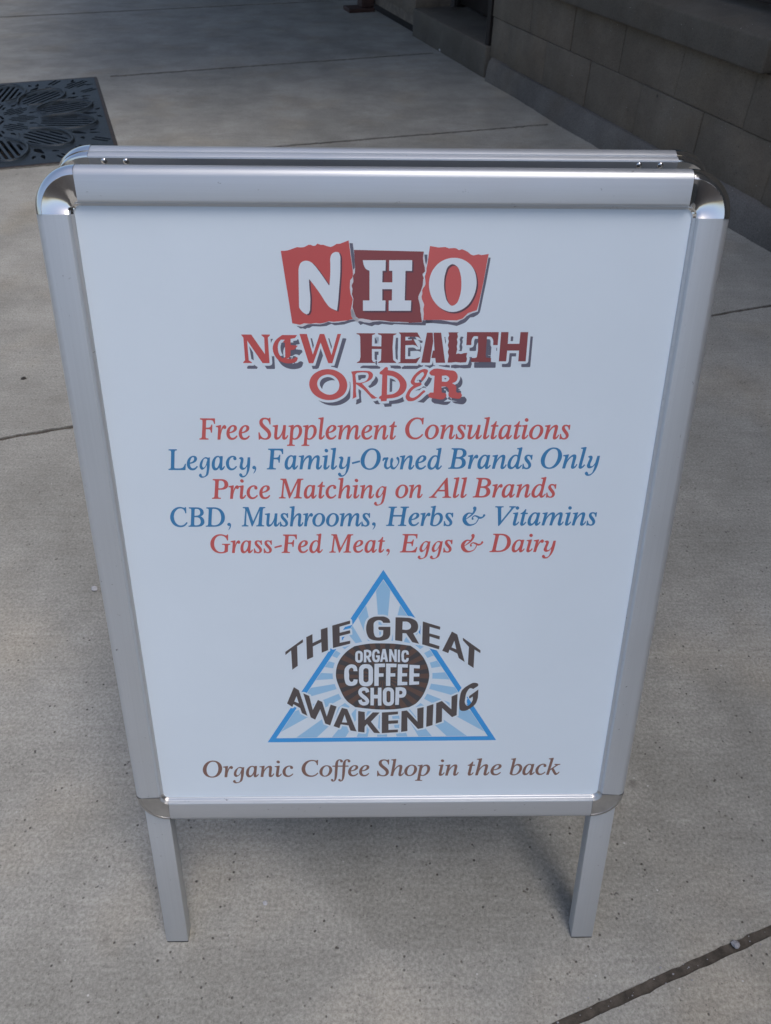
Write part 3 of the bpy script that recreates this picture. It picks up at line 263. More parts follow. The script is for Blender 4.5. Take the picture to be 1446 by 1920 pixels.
GLYPH = {
  'A': (690, '-126,0 -124,19 -82,26 -44,48 -11,83 126,271 440,707 460,707 514,86 519,64 527,48 540,36 558,27 581,22 610,19 609,0 329,0 331,19 339,19 367,21 387,28 401,39 409,56 412,82 410,116 399,235 168,235 158,234 151,230 144,223 80,134 57,98 44,71 40,53 44,41 50,32 61,26 74,22 92,20 115,19 112,0|178,272 396,272 374,546'),
  'B': (653, '-50,0 -48,20 -43,20 -14,22 7,29 24,40 35,56 43,79 49,108 114,573 117,593 118,610 117,625 113,640 105,652 95,660 79,666 60,670 36,672 38,692 293,692 377,686 443,668 493,638 526,597 542,543 541,498 526,458 496,424 453,396 395,374 439,355 476,330 503,298 522,260 533,216 534,174 526,136 509,102 484,72 452,47 413,27 365,12 314,3 255,0|238,385 304,390 357,404 397,428 423,461 436,501 436,549 426,588 407,619 379,641 342,654 295,658 250,655 241,651 235,647 231,641 221,611 211,544 192,401 194,395 197,391 204,388|224,31 289,37 341,54 381,83 408,122 420,170 419,226 410,266 392,298 368,323 335,339 294,350 244,353 198,351 190,347 184,341 181,331 149,108 148,86 148,66 151,53 158,44 168,38 183,34 201,32'),
  'C': (701, '327,-15 271,-11 219,0 172,19 128,45 90,77 58,117 34,161 15,211 4,266 1,315 6,363 17,411 33,457 55,501 83,543 114,581 149,616 188,645 252,679 318,700 388,707 430,704 476,695 527,681 555,675 568,678 578,686 586,700 606,700 591,495 570,495 569,511 567,526 557,570 540,606 515,636 485,657 447,670 402,674 362,670 322,659 286,641 250,616 219,586 190,551 165,510 146,466 131,418 121,367 119,314 123,260 137,193 163,136 198,90 241,55 292,35 348,28 400,33 449,48 494,73 535,108 575,153 596,136 560,89 521,51 479,22 433,1 382,-11'),
  'D': (755, '-53,0 -50,20 -45,20 -17,22 5,28 22,38 33,54 42,77 48,108 114,573 117,624 113,639 105,651 94,660 79,666 59,670 35,672 38,692 303,692 368,688 426,677 479,658 527,631 568,598 603,559 631,513 650,462 662,405 664,352 660,301 648,251 629,204 603,161 571,122 531,87 486,57 435,33 377,14 315,4 248,0|249,33 302,37 351,47 394,66 431,90 463,119 490,154 511,193 528,235 539,281 545,329 547,378 543,428 528,497 502,555 466,600 419,633 361,652 294,659 274,658 259,657 247,654 238,648 231,641 226,630 214,576 151,133 147,107 146,87 147,73 152,59 160,49 174,42 204,36'),
  'E': (676, '-50,0 -48,20 -44,20 -16,22 6,28 22,38 33,53 42,77 48,109 114,573 117,624 113,639 105,651 95,660 79,666 60,670 36,672 38,692 567,692 557,542 540,542 540,546 535,574 528,598 520,616 508,630 493,641 473,649 447,654 416,657 376,658 291,658 247,654 239,649 231,643 227,635 217,590 188,387 272,387 316,390 353,397 378,410 396,429 408,454 416,485 435,485 397,240 379,240 377,279 373,299 369,315 363,327 355,336 345,343 333,348 316,351 296,352 273,353 184,353 151,124 148,93 147,70 151,58 158,49 168,42 181,38 199,36 224,35 293,35 337,37 378,42 413,51 444,63 471,80 495,101 516,126 534,156 551,190 571,190 523,0'),
  'F': (604, '-46,0 -43,20 -39,20 -19,21 -2,23 12,27 22,33 31,42 38,54 44,68 49,87 53,109 119,573 122,624 118,639 110,651 99,660 84,666 64,670 40,672 43,692 539,692 529,528 509,528 509,538 508,547 500,584 487,613 470,633 445,646 413,654 374,657 295,657 271,656 253,653 243,648 237,641 232,633 229,623 220,556 197,384 253,384 285,385 312,388 334,393 352,400 368,410 381,423 392,440 402,460 410,484 430,484 395,233 374,233 374,258 372,283 367,307 359,325 347,337 330,344 306,349 272,350 193,350 160,103 158,84 159,66 163,49 171,37 183,29 199,24 221,20 250,18 250,0'),
  'G': (806, '367,-15 303,-11 245,1 191,20 142,47 100,80 65,119 37,164 17,214 6,269 3,318 6,367 17,415 33,461 56,505 83,547 114,585 150,618 188,647 252,680 321,700 397,707 444,704 488,696 529,683 581,665 608,658 621,659 631,662 640,668 647,675 654,686 660,699 677,699 658,487 641,487 622,542 595,588 559,625 514,652 464,669 407,674 348,667 295,648 247,615 205,571 172,518 146,455 129,388 122,323 125,258 141,187 168,128 207,80 255,44 312,23 377,16 411,18 442,26 470,39 493,55 508,74 515,95 533,235 535,257 535,276 531,291 523,302 511,309 493,313 470,317 438,319 441,338 728,338 725,319 703,318 684,315 671,310 660,302 651,292 644,280 639,255 632,217 613,52 537,15 455,-8'),
  'H': (775, '-50,0 -48,20 -44,20 -25,21 -8,23 6,27 17,33 26,42 34,53 39,68 45,86 48,108 114,573 117,624 113,639 105,651 95,660 79,666 60,670 36,672 38,692 314,692 312,672 308,672 281,670 259,664 243,654 231,638 222,613 215,580 193,425 192,403 194,397 197,393 201,390 227,386 483,386 506,390 510,394 513,400 515,408 538,573 541,593 542,610 541,624 537,639 529,651 518,660 503,666 483,670 459,672 462,692 738,692 735,672 727,672 701,670 680,664 665,654 654,638 645,614 639,584 574,119 571,89 570,67 574,52 582,40 593,32 608,26 628,22 652,20 650,0 374,0 376,20 380,20 400,21 417,23 431,27 442,33 451,42 458,53 464,68 469,86 472,108 502,316 503,324 502,331 500,337 497,342 492,345 467,348 212,348 188,345 185,341 181,335 179,327 150,119 147,89 146,67 150,52 158,40 169,32 184,26 204,22 228,20 226,0'),
  'L': (668, '-36,0 -34,20 -30,20 -1,22 20,28 37,38 48,54 57,77 63,108 128,573 132,603 132,624 128,639 120,651 109,660 94,666 74,670 50,672 52,692 327,692 323,673 296,671 275,665 259,655 247,639 238,615 232,585 169,137 164,95 162,76 166,61 173,50 183,43 196,39 215,36 241,35 312,35 360,37 402,41 437,49 466,60 492,76 515,97 533,124 552,157 569,196 588,196 548,0'),
  'M': (878, '-54,0 -51,20 -30,21 -13,23 2,27 13,33 23,42 30,53 36,68 41,86 45,108 117,573 120,593 121,610 120,624 116,639 108,651 97,660 82,666 62,670 38,672 41,692 228,692 368,161 651,692 841,692 838,672 830,672 804,670 783,664 768,654 757,638 748,614 742,584 677,119 674,89 673,67 677,52 685,40 696,32 711,26 731,22 755,20 753,0 479,0 482,17 502,19 518,22 532,27 543,34 552,44 560,58 565,75 571,97 575,123 641,584 326,0 312,0 160,585 95,153 91,120 89,93 90,71 94,54 102,41 113,32 128,25 147,21 173,19 170,0'),
  'O': (769, '300,-15 248,-12 199,-1 155,16 115,40 80,69 52,105 28,145 12,191 1,241 -1,286 1,331 9,376 23,420 40,462 62,503 87,541 116,577 149,609 183,637 220,661 260,681 301,695 343,704 385,707 438,703 486,693 529,675 568,651 602,621 631,585 653,544 670,499 679,450 682,413 680,376 675,338 667,300 655,262 640,226 622,191 602,158 580,126 555,97 528,71 500,48 439,13 373,-8|297,15 331,18 363,27 394,43 421,64 448,89 472,119 494,153 513,189 530,229 543,270 553,313 561,358 564,403 564,448 560,493 549,548 531,594 505,630 473,656 435,672 391,677 355,674 321,663 288,646 257,622 228,592 201,558 177,518 157,474 140,426 130,389 122,352 118,315 116,278 115,241 119,204 131,148 150,101 178,64 211,37 251,20'),
  'P': (600, '-50,0 -48,20 -43,20 -15,22 6,28 22,37 33,52 42,76 48,108 114,573 117,593 118,610 117,624 113,640 105,652 95,660 79,666 60,670 36,672 38,692 310,692 387,686 447,667 493,636 525,593 540,537 541,499 534,463 519,431 496,402 467,377 432,358 388,343 341,334 287,331 195,331 186,330 181,326 178,319 148,96 148,82 147,68 152,51 160,38 173,30 191,25 214,22 243,20 240,0|241,361 304,366 353,382 391,409 415,445 427,489 426,542 417,580 404,610 383,633 356,649 320,659 279,662 261,661 248,657 238,652 231,641 225,625 219,603 189,392 189,376 191,371 194,367 199,364'),
  'S': (549, '230,-14 185,-11 137,-1 84,15 71,19 59,20 43,16 30,6 24,-12 6,-12 10,217 29,218 43,158 64,108 93,68 129,39 169,22 215,16 240,18 261,24 282,35 298,48 312,65 323,85 330,106 332,130 331,156 328,173 322,190 314,208 302,225 289,242 275,259 235,300 185,345 148,381 119,413 97,442 81,470 70,498 64,526 63,559 67,590 77,619 93,644 113,666 139,684 169,697 203,704 240,707 286,705 330,694 364,684 380,680 395,683 406,691 415,704 434,704 427,501 411,501 401,554 383,597 360,631 331,655 298,670 259,675 227,672 200,661 179,644 165,621 158,593 159,560 163,540 173,519 187,498 204,476 222,455 244,433 296,385 350,334 386,290 411,242 424,188 426,151 420,116 409,85 391,56 368,32 340,13 307,-2 270,-11'),
  'V': (650, '121,-15 68,588 64,616 56,638 45,654 29,664 7,670 -19,672 -29,672 -28,692 249,692 246,674 238,674 211,672 190,665 177,654 169,636 167,610 168,576 204,142 501,558 525,594 537,622 541,640 537,652 530,660 520,666 507,669 489,671 467,672 468,692 681,692 677,672 656,669 639,661 622,647 604,627 585,602 562,572 143,-15'),
  'a': (509, '76,-12 51,-9 29,0 11,16 -5,37 -16,64 -22,96 -25,150 -19,205 -5,261 16,315 46,364 82,408 124,443 167,464 213,471 250,465 276,447 293,417 301,460 377,460 327,134 323,105 322,82 322,66 325,58 331,54 340,52 357,59 379,82 405,119 420,107 377,41 334,1 293,-12 269,-7 254,8 246,34 246,63 251,110 262,175 232,118 202,71 174,35 143,9 111,-7|116,49 132,51 147,59 163,71 179,87 194,107 209,130 224,155 237,182 249,210 260,240 268,269 274,300 278,329 280,357 277,383 267,417 247,438 218,445 188,440 160,423 134,396 110,359 92,314 77,261 64,181 63,156 63,132 65,109 74,76 91,56'),
  'b': (507, '124,-12 86,-10 53,-3 27,9 5,23 -8,38 -14,54 -13,75 55,601 57,631 55,650 53,660 48,668 43,673 33,676 21,677 5,678 -11,678 -8,696 51,703 92,713 140,725 147,724 150,721 151,715 106,373 150,427 201,460 258,471 298,467 332,453 363,431 387,401 405,366 414,324 416,284 412,244 402,205 387,166 366,130 342,96 313,66 281,39 245,18 206,1 166,-9|139,14 176,19 211,34 243,59 270,92 293,132 312,177 323,225 329,271 327,314 320,346 309,372 293,394 272,409 250,419 223,422 193,417 165,402 140,378 119,344 103,301 92,248 68,99 67,57 77,33 102,19'),
  'c': (444, '150,-12 106,-7 67,8 35,34 8,69 -11,111 -22,162 -24,195 -22,228 -15,261 -5,293 9,324 27,353 48,380 72,405 98,426 142,451 188,466 237,471 266,469 292,461 314,450 330,434 341,417 347,397 348,381 344,367 339,356 329,347 318,342 304,340 279,344 264,358 256,380 257,399 266,416 271,423 273,431 268,439 257,443 237,445 203,440 171,426 142,403 117,372 95,335 80,292 70,246 65,202 68,160 75,124 87,93 105,68 126,49 150,38 178,34 227,44 277,73 324,122 342,105 282,40 218,1'),
  'd': (528, '93,-12 62,-8 35,2 12,20 -7,44 -19,74 -27,109 -29,142 -26,177 -19,214 -8,251 6,288 25,324 46,357 70,388 95,415 116,433 137,447 159,458 181,465 203,470 226,471 262,467 288,456 306,437 327,619 328,634 328,649 325,659 320,666 314,671 304,674 292,676 276,677 261,677 264,696 303,700 337,705 364,713 385,720 401,724 412,725 417,724 420,721 422,715 422,705 421,697 343,120 340,90 340,66 344,54 353,47 366,45 386,53 411,78 441,120 458,107 434,70 411,40 390,17 369,1 347,-9 325,-12 296,-6 277,11 267,40 266,71 270,114 279,167 251,112 222,67 194,32 163,8 130,-7|130,41 147,44 165,51 182,65 198,82 214,103 230,127 244,154 258,182 269,212 279,243 287,273 293,304 297,333 298,360 296,386 293,404 286,419 277,431 265,440 252,445 238,447 206,442 175,426 146,399 119,363 97,318 78,265 65,210 60,160 61,116 66,94 73,76 84,61 98,50 113,43'),
  'e': (428, '133,-10 93,-5 58,8 27,31 2,62 -15,101 -25,147 -27,179 -24,212 -17,246 -8,280 7,312 25,344 46,373 70,399 96,422 140,449 185,466 231,471 259,469 283,462 303,452 318,437 328,418 334,396 331,355 311,317 274,282 221,252 151,228 64,212 64,176 65,146 74,107 89,77 110,55 139,42 172,38 219,47 266,75 314,121 331,106 303,70 274,40 243,18 210,2 173,-7|65,235 126,248 175,268 212,296 238,329 252,365 253,404 246,426 232,440 212,444 191,441 171,432 151,417 132,397 114,372 98,343 85,309 73,274'),
  'f': (296, '-43,-228 -61,-226 -77,-221 -91,-212 -102,-201 -110,-188 -114,-173 -113,-149 -103,-134 -83,-129 -64,-133 -52,-143 -46,-161 -47,-177 -49,-189 -47,-195 -43,-199 -37,-200 -19,-196 -5,-183 5,-161 17,-111 25,-37 53,421 -43,421 -40,453 54,453 60,507 70,572 89,625 116,669 149,700 187,719 229,725 254,723 276,716 296,705 311,690 322,673 327,653 325,628 311,613 285,608 263,612 250,625 243,647 244,657 244,666 247,678 245,683 243,688 238,692 232,695 225,697 217,698 184,684 160,642 148,571 138,453 255,453 255,421 137,421 122,223 115,144 108,74 99,11 88,-43 77,-89 65,-127 36,-183 1,-217'),
  'h': (542, '333,-13 318,-11 306,-7 295,1 285,12 280,25 276,41 277,73 283,129 294,209 306,290 313,347 313,378 308,395 297,406 283,409 270,407 256,401 241,392 225,379 209,364 193,346 147,282 133,259 122,235 111,211 93,156 77,86 63,0 -18,0 -13,30 37,329 41,355 43,375 42,391 42,393 51,454 90,461 134,471 139,468 140,458 104,264 146,327 187,379 227,419 265,447 300,463 332,469 365,463 387,445 397,414 399,375 394,331 361,131 357,95 356,73 359,60 367,53 380,50 401,59 423,88 447,135 464,123 425,47 382,2|15,200 74,614 75,644 71,658 66,668 58,675 46,679 28,682 6,683 6,701 71,710 115,717 157,725 164,724 168,721 170,716 168,693 94,200'),
  'i': (264, '108,586 94,588 82,593 71,601 60,612 54,624 50,637 50,650 54,662 62,673 70,682 82,687 94,689 108,687 121,682 133,674 143,663 149,650 153,637 153,623 149,611 143,601 133,592 121,588|51,-12 23,-6 3,12 -5,43 -5,79 1,128 36,359 39,378 39,393 36,405 29,414 21,421 8,425 -8,427 -28,428 -27,445 39,454 84,462 124,471 130,470 135,466 137,459 137,451 135,441 79,117 76,77 80,61 89,51 101,48 123,57 149,82 177,125 194,110 148,42 100,2'),
  'k': (505, '325,-11 308,-8 292,0 277,14 263,34 246,61 227,94 149,239 92,192 61,0 -20,0 75,617 76,647 73,659 68,667 62,673 51,676 37,677 20,678 6,678 9,697 73,707 117,716 144,723 159,725 165,724 169,720 170,714 168,693 95,234 245,357 271,381 285,401 289,417 283,428 266,435 238,438 244,455 444,455 442,437 439,437 401,431 362,412 318,380 208,287 305,108 332,70 341,60 352,55 362,53 384,60 408,82 433,118 450,102 429,67 409,39 387,17 365,1 345,-8'),
  'l': (257, '48,-11 34,-9 22,-5 11,3 1,13 -5,25 -8,39 -6,81 1,148 68,614 69,644 65,658 60,668 52,675 40,679 22,682 0,683 0,701 65,710 109,717 151,725 158,724 162,721 164,716 162,693 77,125 74,74 77,61 84,54 95,51 115,59 138,83 167,122 184,107 161,70 137,41 113,18 90,2 68,-8'),
  'm': (819, '611,-11 583,-5 564,14 554,46 552,67 554,90 557,116 590,325 593,347 594,365 593,379 588,396 576,406 560,409 542,406 524,398 504,384 484,364 464,340 444,312 424,280 407,244 390,204 379,173 368,140 359,107 352,72 345,37 340,0 261,0 312,302 316,334 317,361 316,383 312,397 301,406 286,409 273,407 259,401 243,392 225,378 207,362 189,342 169,319 152,294 135,266 124,243 113,218 104,192 81,104 60,0 -19,0 34,315 41,362 41,392 38,404 32,413 23,419 9,423 -8,426 -29,428 -28,446 17,450 53,455 81,461 109,469 123,471 129,470 134,466 136,459 136,451 134,441 101,264 150,338 198,396 245,437 288,462 332,470 366,464 389,444 400,412 401,381 397,335 389,274 433,345 477,399 521,439 564,462 608,470 642,463 665,443 676,410 676,377 671,331 637,97 636,86 636,74 639,62 646,54 656,52 667,54 678,61 689,71 707,95 727,129 743,113 702,44 659,3'),
  'n': (542, '333,-13 318,-11 306,-7 295,1 285,12 280,25 276,41 277,73 283,129 294,209 306,290 313,347 313,378 308,395 297,406 283,409 270,407 256,401 241,392 225,379 209,364 193,346 147,282 133,259 122,235 111,211 93,156 77,86 63,0 -18,0 37,329 41,355 43,375 42,391 40,402 34,411 26,417 15,421 -1,423 -20,424 -28,424 -27,442 43,452 90,461 134,471 139,468 140,458 104,264 146,327 187,379 227,419 265,447 300,463 332,469 365,463 387,445 397,414 399,375 394,331 361,131 357,95 356,73 359,60 367,53 380,50 401,59 423,88 447,135 464,123 425,47 382,2'),
  'o': (522, '159,-12 112,-7 70,8 35,33 6,66 -14,105 -25,152 -27,190 -23,228 -13,266 2,302 21,336 45,369 72,397 101,422 135,443 169,459 204,468 240,471 289,466 331,451 368,427 397,393 417,354 428,307 430,274 427,240 420,206 407,172 392,140 373,109 351,81 326,56 299,34 254,8 208,-7|166,17 192,20 217,31 241,48 262,70 282,96 299,127 313,160 324,195 333,232 337,268 339,303 336,337 328,376 313,406 294,428 269,441 237,445 205,440 175,424 146,399 121,364 99,322 81,273 70,221 65,172 67,124 74,92 85,66 100,45 118,29 140,20'),
  'p': (507, '-115,-222 -112,-204 -84,-201 -63,-196 -49,-187 -39,-174 -31,-155 -27,-129 37,350 39,372 39,390 37,403 32,412 24,418 13,421 -5,423 -30,425 -27,443 36,451 81,460 124,470 130,469 134,466 135,462 134,445 120,372 167,427 220,460 277,471 313,467 343,455 371,435 392,408 406,375 415,336 417,296 413,256 405,215 391,175 372,138 350,103 323,70 294,43 261,20 227,3 190,-8 151,-11 121,-9 95,-3 73,8 59,-121 55,-169 59,-180 66,-190 78,-197 93,-201 113,-204 140,-205 137,-222|148,14 176,17 202,27 225,44 248,66 267,92 285,123 300,156 313,191 322,228 327,266 329,303 326,339 321,365 312,386 299,404 283,416 264,424 243,426 211,420 181,404 154,376 132,339 116,294 105,241 87,95 85,77 86,59 95,34 116,19'),
  'r': (333, '-19,0 29,311 32,343 34,368 34,386 31,399 25,409 17,415 5,419 -12,421 -35,423 -34,442 30,453 75,462 116,471 123,470 127,465 127,458 99,267 157,380 206,448 249,471 261,470 273,465 283,458 291,447 297,435 300,421 300,404 297,389 289,376 280,366 267,360 253,358 241,359 231,363 221,369 213,377 207,387 202,399 137,297 90,164 61,0'),
  's': (370, '118,-12 91,-11 69,-7 48,-1 32,5 19,8 8,9 -3,7 -9,2 -12,-6 -32,-6 -31,158 -14,157 -4,115 10,79 29,52 51,31 77,19 104,15 126,18 144,26 159,39 170,57 174,78 174,102 168,126 154,151 132,178 96,219 61,260 49,275 39,291 30,307 22,323 17,339 14,354 14,386 22,414 38,438 61,456 90,467 123,471 148,470 170,467 188,461 205,455 219,451 231,450 243,452 250,458 252,468 269,468 267,319 250,319 237,364 218,400 196,425 169,440 137,445 122,443 109,437 98,428 90,416 86,403 86,388 93,365 108,339 133,310 169,270 202,230 234,181 242,165 247,149 250,132 252,106 248,82 240,60 228,39 212,22 193,8 170,-3 145,-10'),
  't': (278, '51,-12 23,-6 5,11 -4,39 -4,66 -2,92 45,421 -24,421 -23,442 34,465 84,513 128,584 151,584 129,453 214,453 211,421 126,421 83,116 80,67 84,55 91,48 101,46 119,54 142,78 170,118 187,101 143,38 98,1'),
  'u': (542, '70,-12 51,-10 35,-4 21,6 10,20 3,36 -1,56 -1,102 6,172 32,340 34,368 33,395 29,407 24,416 16,422 4,425 -12,427 -34,428 -34,446 31,455 75,463 117,471 124,470 130,468 131,464 131,453 130,440 85,159 79,110 78,80 83,62 94,52 112,48 131,52 152,63 175,81 197,106 220,136 242,171 263,211 282,255 300,303 313,353 323,406 331,460 409,460 363,137 359,108 357,86 358,70 362,58 370,50 381,48 403,57 427,82 453,125 469,111 429,43 383,2 333,-12 304,-6 286,11 276,40 275,62 277,89 281,121 298,228 258,154 220,94 183,48 146,14 109,-5'),
  'g': (454, '382,428 371,425 360,422 349,419 338,417 327,415 308,417 289,422 270,429 251,435 231,436 204,430 177,418 151,402 126,383 102,362 77,338 55,311 34,281 17,250 3,217 -6,191 -14,164 -19,137 -21,111 -17,85 -11,64 -2,42 10,24 25,9 43,0 64,-1 85,6 106,17 127,31 146,45 169,65 189,89 207,114 225,140 243,165 238,117 234,68 229,20 221,-28 209,-75 200,-104 192,-133 181,-162 167,-188 147,-208 133,-218 118,-226 102,-232 86,-235 71,-235 60,-233 51,-229 42,-224 33,-218 23,-214 28,-168 19,-160 10,-151 2,-142 -8,-136 -19,-133 -33,-138 -47,-148 -59,-162 -68,-178 -74,-195 -73,-216 -63,-235 -46,-252 -27,-265 -7,-275 16,-282 41,-282 67,-277 92,-270 118,-262 146,-252 174,-239 202,-223 227,-204 249,-181 267,-153 280,-122 290,-88 298,-54 307,-21 331,68 347,158 358,248 369,339|274,362 264,374 250,382 235,387 219,389 203,389 174,377 151,352 132,317 117,280 103,244 93,218 83,190 75,163 73,136 79,112 83,102 89,92 95,84 103,77 112,72 129,72 146,83 163,100 178,120 192,138 206,160 218,183 227,207 236,232 244,257 254,279 265,301 274,323 278,344'),
  'y': (459, '-5,389 5,397 15,406 25,414 36,422 47,428 59,432 71,436 84,438 96,438 108,436 119,432 130,426 139,419 148,411 155,402 164,379 164,354 159,326 151,297 146,270 139,244 129,217 119,191 113,165 111,138 113,123 114,108 117,93 122,81 131,72 140,68 150,67 160,68 171,70 181,72 205,85 225,107 242,135 258,165 275,191 316,428 407,433 403,390 400,347 397,304 393,261 387,218 380,169 372,121 363,73 350,25 334,-21 323,-49 310,-77 296,-104 281,-130 263,-155 241,-182 217,-208 191,-231 163,-250 132,-262 107,-267 80,-269 55,-268 30,-261 9,-249 -5,-236 -19,-221 -29,-205 -35,-187 -34,-168 -29,-156 -23,-145 -14,-135 -4,-128 6,-123 20,-122 33,-126 45,-134 56,-144 66,-155 71,-165 74,-176 77,-188 80,-199 87,-208 104,-216 125,-215 147,-207 168,-195 187,-182 207,-161 220,-135 230,-107 238,-77 246,-48 254,-16 259,15 262,48 266,80 269,112 252,92 234,71 217,51 198,33 177,19 155,9 132,0 109,-5 86,-5 65,0 50,8 37,18 25,30 15,44 7,58 1,88 4,119 13,152 24,185 31,217 39,248 51,280 61,311 64,339 54,362 44,371 33,376 20,380 7,384'),
  ',': (174, '63,138 77,137 90,133 102,126 113,117 122,106 130,90 134,72 134,53 132,33 129,13 123,-10 113,-33 102,-54 88,-74 73,-93 61,-105 48,-116 34,-126 21,-136 7,-147 19,-126 31,-105 43,-84 54,-62 64,-40 68,-29 74,-18 79,-7 81,3 79,13 72,21 59,23 44,22 30,22 19,27 11,36 4,47 -1,59 -3,72 -2,85 4,101 16,115 30,127 47,135'),
  '-': (311, '5,223 262,291 269,249 15,186'),
  'w': (618, '16,289 23,297 32,307 42,317 51,323 55,324 59,324 68,326 81,329 97,332 114,336 130,343 145,350 159,357 172,363 181,368 190,374 192,386 186,396 175,399 165,400 152,401 136,403 119,404 104,404 91,405 75,405 57,405 37,401 16,391 -1,372 -10,352 -14,334 -17,319 -19,309 -20,293 -11,281 4,279|112,394 103,373 90,343 75,308 61,272 50,237 42,206 35,175 31,143 30,111 36,78 50,49 70,26 93,8 118,-4 146,-8 172,-2 195,10 215,27 235,46 252,67 269,91 285,119 300,149 314,179 326,206 336,233 343,260 349,286 354,307 358,321 355,335 345,344 332,341 324,330 321,314 318,293 313,269 307,243 299,219 288,193 274,165 259,137 243,112 227,92 209,78 191,67 173,61 159,59 151,61 146,66 139,75 133,86 128,98 126,108 124,119 123,138 124,161 127,187 131,214 138,243 149,276 161,311 172,341 180,363 180,393 160,414 132,415|356,332 352,341 347,354 341,370 334,385 316,397 297,390 284,380 273,365 262,346 255,323 251,296 249,265 248,231 248,199 249,170 249,143 249,117 251,89 257,61 270,33 290,11 314,-3 339,-11 364,-12 390,-7 412,4 431,20 449,39 466,59 482,81 499,105 518,132 535,162 551,191 563,219 570,247 573,274 572,300 571,323 568,343 563,363 554,381 545,395 539,404 536,410 508,428 477,419 461,390 469,357 475,350 481,343 487,335 493,329 498,319 504,305 511,288 517,270 521,252 520,232 514,209 503,181 488,153 472,127 456,105 439,89 421,75 404,66 388,61 377,61 369,64 362,70 355,77 350,84 348,89 345,95 340,108 336,127 331,151 327,176 324,203 321,233 320,264 319,291 318,313 319,328 320,342 322,353 323,359 315,360 309,364 313,356 318,342 322,329 326,319 334,310 347,310 355,319'),
  '&': (771, '315,635 319,623 325,609 330,595 335,582 336,569 334,552 329,530 321,508 312,486 301,464 289,444 275,424 259,404 241,384 223,363 200,339 174,313 147,288 124,266 107,251 103,243 106,234 113,229 121,231 139,244 165,262 195,283 225,305 252,326 274,345 295,364 314,383 332,403 350,424 366,447 380,471 393,495 404,519 414,543 422,569 426,594 428,616 430,632 432,641 410,686 367,702 327,681|315,456 296,461 270,469 237,477 203,482 169,478 137,465 105,445 75,421 48,393 26,363 10,331 -1,295 -7,259 -7,221 -3,183 8,146 24,110 45,77 69,47 96,22 125,3 157,-10 190,-18 223,-20 257,-18 291,-11 326,1 362,16 395,34 423,53 446,75 465,100 482,127 495,153 507,179 517,206 525,235 531,262 535,285 539,300 537,314 527,323 515,321 507,311 504,294 500,272 494,246 487,220 478,195 467,171 455,146 441,122 424,100 404,83 378,69 346,58 313,49 280,46 253,47 231,55 211,67 194,83 179,99 166,115 154,132 142,151 132,172 123,192 117,209 114,227 112,246 111,266 113,287 117,308 125,332 138,360 153,389 170,412 187,428 207,435 235,435 264,431 291,425 310,421 322,424 328,435 325,448|357,252 353,261 347,271 341,281 337,289 336,295 341,305 351,317 364,328 377,335 388,339 398,337 410,332 423,324 439,315 455,305 471,295 488,282 508,268 532,254 559,247 586,248 610,255 632,265 651,277 669,289 686,304 701,321 713,337 722,350 729,358 731,389 713,415 684,419 662,401 659,389 656,373 652,357 647,343 639,333 627,327 611,323 593,321 577,321 564,323 553,326 537,334 518,344 497,356 475,365 456,371 438,376 419,380 399,382 379,379 360,371 343,359 328,345 314,331 303,316 295,298 291,278 290,261 290,248 289,241 304,216 330,208 352,223'),
}
LINES = [('red', 769.71, 20.99, [('Free', -187.47, -136.69, 769.32), ('Supplement', -127.27, 12.53, 769.65), ('Consultations', 21.69, 189.24, 770.16)]), ('blue', 737.0, 21.23, [('Legacy,', -222.5, -132.2, 736.0), ('Family-Owned', -121.0, 60.04, 736.73), ('Brands', 67.27, 153.58, 737.42), ('Only', 163.23, 224.14, 737.83)]), ('red', 704.05, 20.94, [('Price', -180.52, -119.65, 703.28), ('Matching', -110.22, 3.12, 703.76), ('on', 12.6, 40.94, 704.16), ('All', 48.29, 87.59, 704.36), ('Brands', 94.67, 181.66, 704.71)]), ('blue', 671.16, 21.28, [('CBD,', -226.83, -163.22, 670.56), ('Mushrooms,', -151.59, -8.32, 670.9), ('Herbs', 3.03, 74.28, 671.25), ('&', 84.81, 109.05, 671.42), ('Vitamins', 119.43, 228.69, 671.65)]), ('red', 638.97, 20.9, [('Grass-Fed', -187.06, -66.25, 638.65), ('Meat,', -58.69, 7.12, 638.86), ('Eggs', 18.5, 74.88, 639.01), ('&', 84.7, 109.0, 639.11), ('Dairy', 116.67, 188.26, 639.23)]), ('brown', 317.7, 25.11, [('Organic', -224.97, -112.04, 317.6), ('Coffee', -100.91, -16.11, 317.66), ('Shop', -5.68, 60.82, 317.7), ('in', 71.89, 97.36, 317.73), ('the', 108.85, 151.25, 317.75), ('back', 163.04, 225.93, 317.78)])]
M_SIDE = concrete('sidewalk_concrete', (.338, .333, .306), (.436, .428, .396), (.10, .09, .08), rot=R_(18))
M_FOOT = concrete('footing_concrete', (.150, .138, .128), (.21, .195, .18), (.05, .05, .05), streak=.2)
M_BLOCK = concrete('wall_block', (.180, .148, .116), (.222, .188, .150), (.04, .035, .03), speck=.7, streak=.2)
M_MORTAR = simple('mortar', (.17, .14, .11), .95, var=.3, vscale=20, bumps=.5)
M_SILL = concrete('sill_stone', (.125, .11, .092), (.17, .152, .128), (.05, .045, .04), speck=.6, streak=.3)
M_SOIL = simple('soil', (.035, .030, .026), .95, var=.5, vscale=30, bumps=.8)
M_FILL = simple('joint_filler', (.080, .068, .056), .95, var=.45, vscale=60, bumps=.8, bscale=140)
M_BRONZE = simple('bronze_metal', (.022, .018, .017), .45, .3, var=.2)
M_RUST = simple('rust_paint', (.055, .026, .02), .7, var=.4, vscale=14, bumps=.3)
M_GLASS = simple('dark_glass', (.012, .016, .02), .05, var=.1, spec=.8)
M_IRON = simple('cast_iron', (.019, .026, .034), .50, .30, var=.35, vscale=11, bumps=.4, bscale=180)
